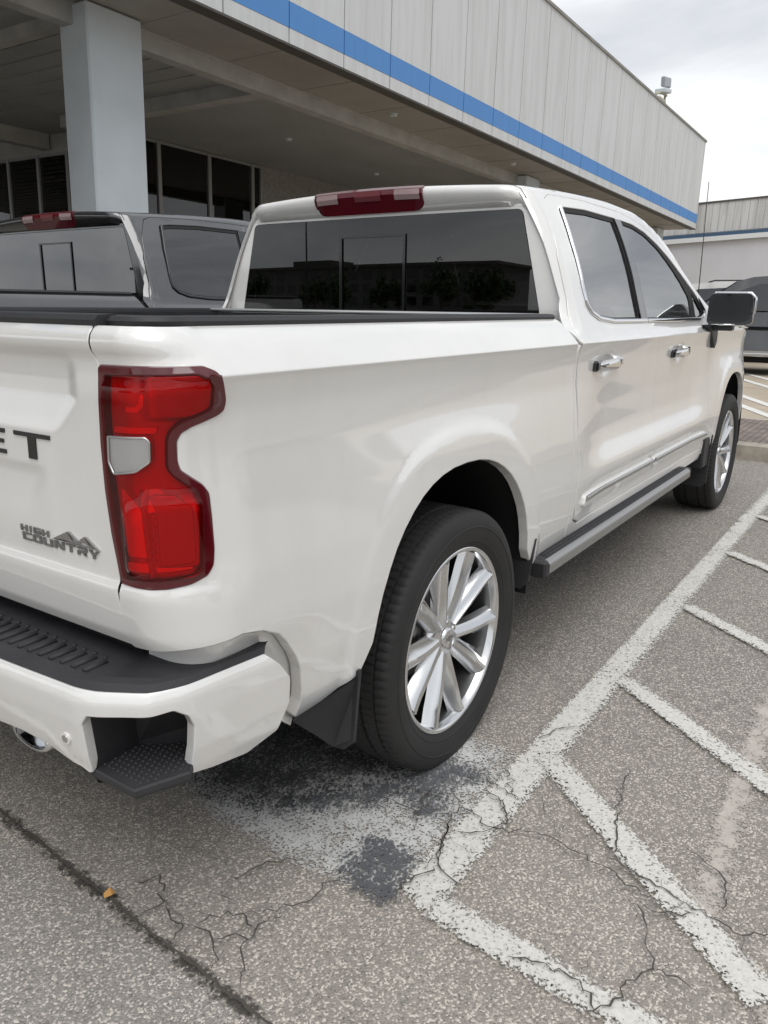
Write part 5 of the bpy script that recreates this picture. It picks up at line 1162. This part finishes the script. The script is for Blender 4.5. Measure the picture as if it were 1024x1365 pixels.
# ==================== DARK SUV AHEAD ====================
def make_suv(name, label, mp_, gp, x, y, z, rot, group=None):
    t = thing(name, label, 'suv', (x, y, z), group); t.rotation_euler = (0,0,rot)
    # local: length along +x (front), width y, height z; side profile then width by height
    prof = [(-2.55,.42),(-2.60,.75),(-2.55,1.10),(-2.45,1.16),(-2.28,1.62),(-2.10,1.80),(-1.6,1.86),(0,1.885),(.75,1.83),(1.00,1.76),(1.75,1.20),(1.85,1.17),(2.45,1.08),(2.62,.95),(2.66,.55),(2.60,.40)]
    wy = lambda z_: .99 - .0 if z_ < 1.10 else .99-(z_-1.10)*.27
    def cut(prof_):
        o_ = []
        for cx in (-1.55, 1.52): pass
        return o_
    bot = []
    for cx in (1.55,-1.50):
        bot += [(cx+.44,.40)] + [(cx+.44*math.cos(a), .40+.43*math.sin(a)) for a in np.linspace(.15,math.pi-.15,9)] + [(cx-.44,.40)]
    P = prof + bot
    P = dens(P, .25); v = []; n_ = len(P)
    sgnp = area(P)
    # fill through CDT so that the concave side is clean
    vo, eo, fo, ov, oe, of = delaunay_2d_cdt([Vector(p) for p in P], [(i,(i+1) % n_) for i in range(n_)], [], 0, 1e-6)
    V = [tuple(q) for q in vo]; Fc = [f for f in fo if inside(P, np.array([np.mean([V[i] for i in f], 0)]))[0]]
    mb = MB(); L1 = [(q[0], -wy(q[1]), q[1]) for q in V]; L2 = [(q[0], wy(q[1]), q[1]) for q in V]
    Fc = [f if np.cross(np.subtract(V[f[1]],V[f[0]]), np.subtract(V[f[2]],V[f[0]])) > 0 else f[::-1] for f in Fc]
    mb.add(L1, Fc); mb.add(L2, [f[::-1] for f in Fc])
    ring_ = [(a, -wy(b), b) for a, b in P]+[(a, wy(b), b) for a, b in P]; mb.add(ring_, [(i, (i+1) % n_, n_+(i+1) % n_, n_+i) if sgnp < 0 else (n_+i, n_+(i+1) % n_, (i+1) % n_, i) for i in range(n_)])
    body_ = mb.build('body', mp_, t, sharp=25)
    for s_ in (-1,1):
        for W_ in ([(-2.22,1.20),(-2.10,1.60),(-1.35,1.70),(-1.32,1.20)],[(-1.24,1.20),(-1.26,1.71),(-.28,1.74),(-.24,1.20)],[(-.15,1.20),(-.19,1.74),(.62,1.70),(.98,1.56),(1.45,1.22)]):
            g_ = MB(); g_.prism(W_, 0, .012, lambda q: (q[0], s_*(wy(q[1])+.004+q[2]), q[1])); g_.build('window', gp, t)
        g_ = MB(); g_.prism([(-2.05,.40),(-1.95,.40) if False else (2.0,.40),(2.0,.46),(-2.0,.46)][1:]+[(-2.0,.40)], 0, .02, lambda q: (q[0], s_*(.99+q[2]), q[1])); 
        g_.box((-.98,s_*1.05-.06,.36),(1.02,s_*1.05+.06,.42), ch=.01); g_.build('side_trim', SATIN, t)
        g_ = MB(); g_.box((-1.9,s_*.99-.015,.86),(1.9,s_*.99+.015,.92), ch=.006); g_.build('side_trim', GLOSSB, t)
        for d in (-1.28,-.22,.78):
            g_ = MB(); g_.box((d,s_*.992-.02,.99),(d+.18,s_*.992+.02,1.02), ch=.006); g_.build('handle', CHROME, t)
        g_ = MB(); g_.box((1.05,s_*1.10-.12,1.14),(1.22,s_*1.10+.10,1.30), ch=.03); g_.build('mirror', mp_, t)
    for cx in (-1.50,1.55):
        for s_ in (-1,1):
            w_ = MB(); w_.lathe([(.24,-.11),(.36,-.12),(.385,-.09),(.385,.09),(.36,.12),(.24,.11)], 40); w_.v = [(cx+q[0], s_*.87+q[1], .385+q[2]) for q in w_.v]; wt = w_.build('wheel', TYRE, t, sharp=40)
            w_ = MB(); w_.lathe([(.0,-.09),(.10,-.10),(.25,-.115),(.25,.115),(.10,.10),(0,.09)], 30); w_.v = [(cx+q[0], s_*.87+q[1], .385+q[2]) for q in w_.v]; w_.build('rim', ALU, wt, sharp=40)
    g_ = MB(); g_.box((-2.4,-.93,.24),(2.45,.93,.46)); g_.build('underbody', DARK, t)
    r_ = MB(); r_.prism([(-.12,0),(.16,0),(.02,.085),(-.08,.095)], -.03, .03, lambda q: (-.6+q[0], q[2], 1.872+q[1])); r_.build('antenna_fin', mp_, t)
    for s_ in (-1,1):
        r_ = MB(); r_.tube([(-1.7,s_*.68,1.86),(-1.6,s_*.68,1.90),(.3,s_*.68,1.905),(.45,s_*.68,1.86)], .018); r_.build('roof_rail', GLOSSB, t, True)
        r_ = MB(); r_.box((2.45,s_*.78-.18,.82),(2.63,s_*.78+.16,.97), ch=.03); r_.build('headlight', SILR, t); r_ = MB(); r_.box((-2.62,s_*.88-.08,.85),(-2.45,s_*.88+.09,1.15), ch=.02); r_.build('tail_light', REDL, t)
    wn = MB(); wn.add([(1.04,-.72,1.745),(1.04,.72,1.745),(1.76,.86,1.225),(1.76,-.86,1.225)], [(0,3,2,1)]); wn.v = [(a+.012,b,c+.012) for a,b,c in wn.v]; wn.build('windscreen', gp, t)
    return t
SUVG = glass('suv_glass', (.04,.04,.045), 2.0)
make_suv('parked_suv', 'black SUV parked side-on in front of the pale far building', BLACKP, SUVG, 15.65, 0.10, .15, math.radians(90))
make_suv('parked_suv', 'white SUV parked beyond the black SUV, almost hidden, only its roof edge showing', WHITE, SUVG, 19.6, 2.1, .15, math.radians(90))
# ==================== WHAT THE GLASS REFLECTS: across the street behind the camera ====================
ho = thing('office_block', 'long pale office block across the street behind the camera', 'building', (-130, 95, 0))
m1 = MB(); m1.box((-10,-42,0),(10,42,8.2)); m1.build('wall', M('office_concrete', (.13,.128,.122), .8, noise=.1, nscale=.3), ho)
for fl_ in range(3):
    for k in range(19):
        if (k+fl_*7) % 11 == 5: continue
        m1 = MB(); m1.box((10.0,-40+k*4.3,1.4+fl_*2.3),(10.08,-37.4+k*4.3,2.9+fl_*2.3)); m1.build('window', GLOSSB, ho)
m1 = MB(); m1.box((-11,-43,8.2),(11,43,8.7)); m1.box((-4,6,8.7),(6,20,10.0)); m1.build('roof', LIPM, ho)
LEAF = M('leaf_green', (.045,.075,.028), .7, noise=.3, nscale=3)
BARK = M('bark', (.10,.075,.055), .9)
for i, (x, y, h) in enumerate([(-95,52,6.5),(-88,70,5.2),(-97,84,6.0),(-84,38,5.0),(-92,100,5.6),(-90,61,4.6),(-86,92,5.0),(-96,44,5.8)]):
    t = thing('street_tree', ['broad tree at the left end of the street row behind the camera','low rounded tree, second in the street row behind the camera','tall tree in the middle of the street row behind the camera','small tree nearest the lot in the street row behind the camera','far tree at the right end of the street row behind the camera','short bushy tree between the first two of the street row','bushy tree beside the far end tree of the street row','tree behind the small one of the street row'][i], 'tree', (x, y, 0), 'trees across the street')
    m1 = MB(); m1.tube([(0,0,0),(.1,0,h*.3),(0,.1,h*.6)], [.25,.18,.08]); m1.build('trunk', BARK, t, True)
    r_ = np.random.default_rng(i+3); m1 = MB(); 
    blobs = r_.normal(0, 1, (14,3))*[h*.28,h*.28,h*.17]+[0,0,h*.62]
    for q in range(1500):
        c_ = blobs[q % 14] + r_.normal(0,1,3)*h*.09; a, b = r_.normal(0,1,3), r_.normal(0,1,3); a *= .28/np.linalg.norm(a); b *= .28/np.linalg.norm(b); m1.add([c_-a, c_-b, c_+a, c_+b], [(0,1,2,3)])
    m1.build('crown', LEAF, t)
lp_ = thing('street_light', 'tall street light with a double arm behind the camera', 'street light', (-42, 38, 0))
m1 = MB(); m1.tube([(0,0,0),(0,0,8.5)], [.12,.07]); m1.build('pole', GLOSSB, lp_, True)
m1 = MB(); m1.box((-.3,-1.2,8.5),(.3,-.2,8.65)); m1.box((-.3,.2,8.5),(.3,1.2,8.65)); m1.box((-.04,-.3,8.48),(.04,.3,8.55)); m1.build('lamp_head', GLOSSB, lp_)

# across the aisle on the right-hand side: parked vehicles and a low building, added out of view to darken the truck's side and reflect in it
make_suv('parked_suv', 'dark SUV added across the aisle, out of view, level with the truck bed', BLACKP, SUVG, -1.0, -8.6, 0, math.radians(90))
make_suv('parked_suv', 'grey SUV added across the aisle, out of view, near the front wheels', GREY, SUVG, 5.4, -9.2, 0, math.radians(84))
sh = thing('added_low_building', 'long low grey building added on the right-hand side beyond the aisle, outside the view', 'building', (0, -34, 0))
m1 = MB(); m1.box((-45,-8,0),(45,0,3.7)); m1.build('wall', M('added_building_wall', (.20,.20,.20), .85, noise=.2, nscale=.4), sh)
for k in range(14):
    m1 = MB(); m1.box((-43+k*6.3,0,.8),(-38.6+k*6.3,.06,2.9)); m1.build('window', GLOSSB, sh)
m1 = MB(); m1.box((-45.5,-8.3,3.7),(45.5,.5,4.0)); m1.build('roof', LIPM, sh)
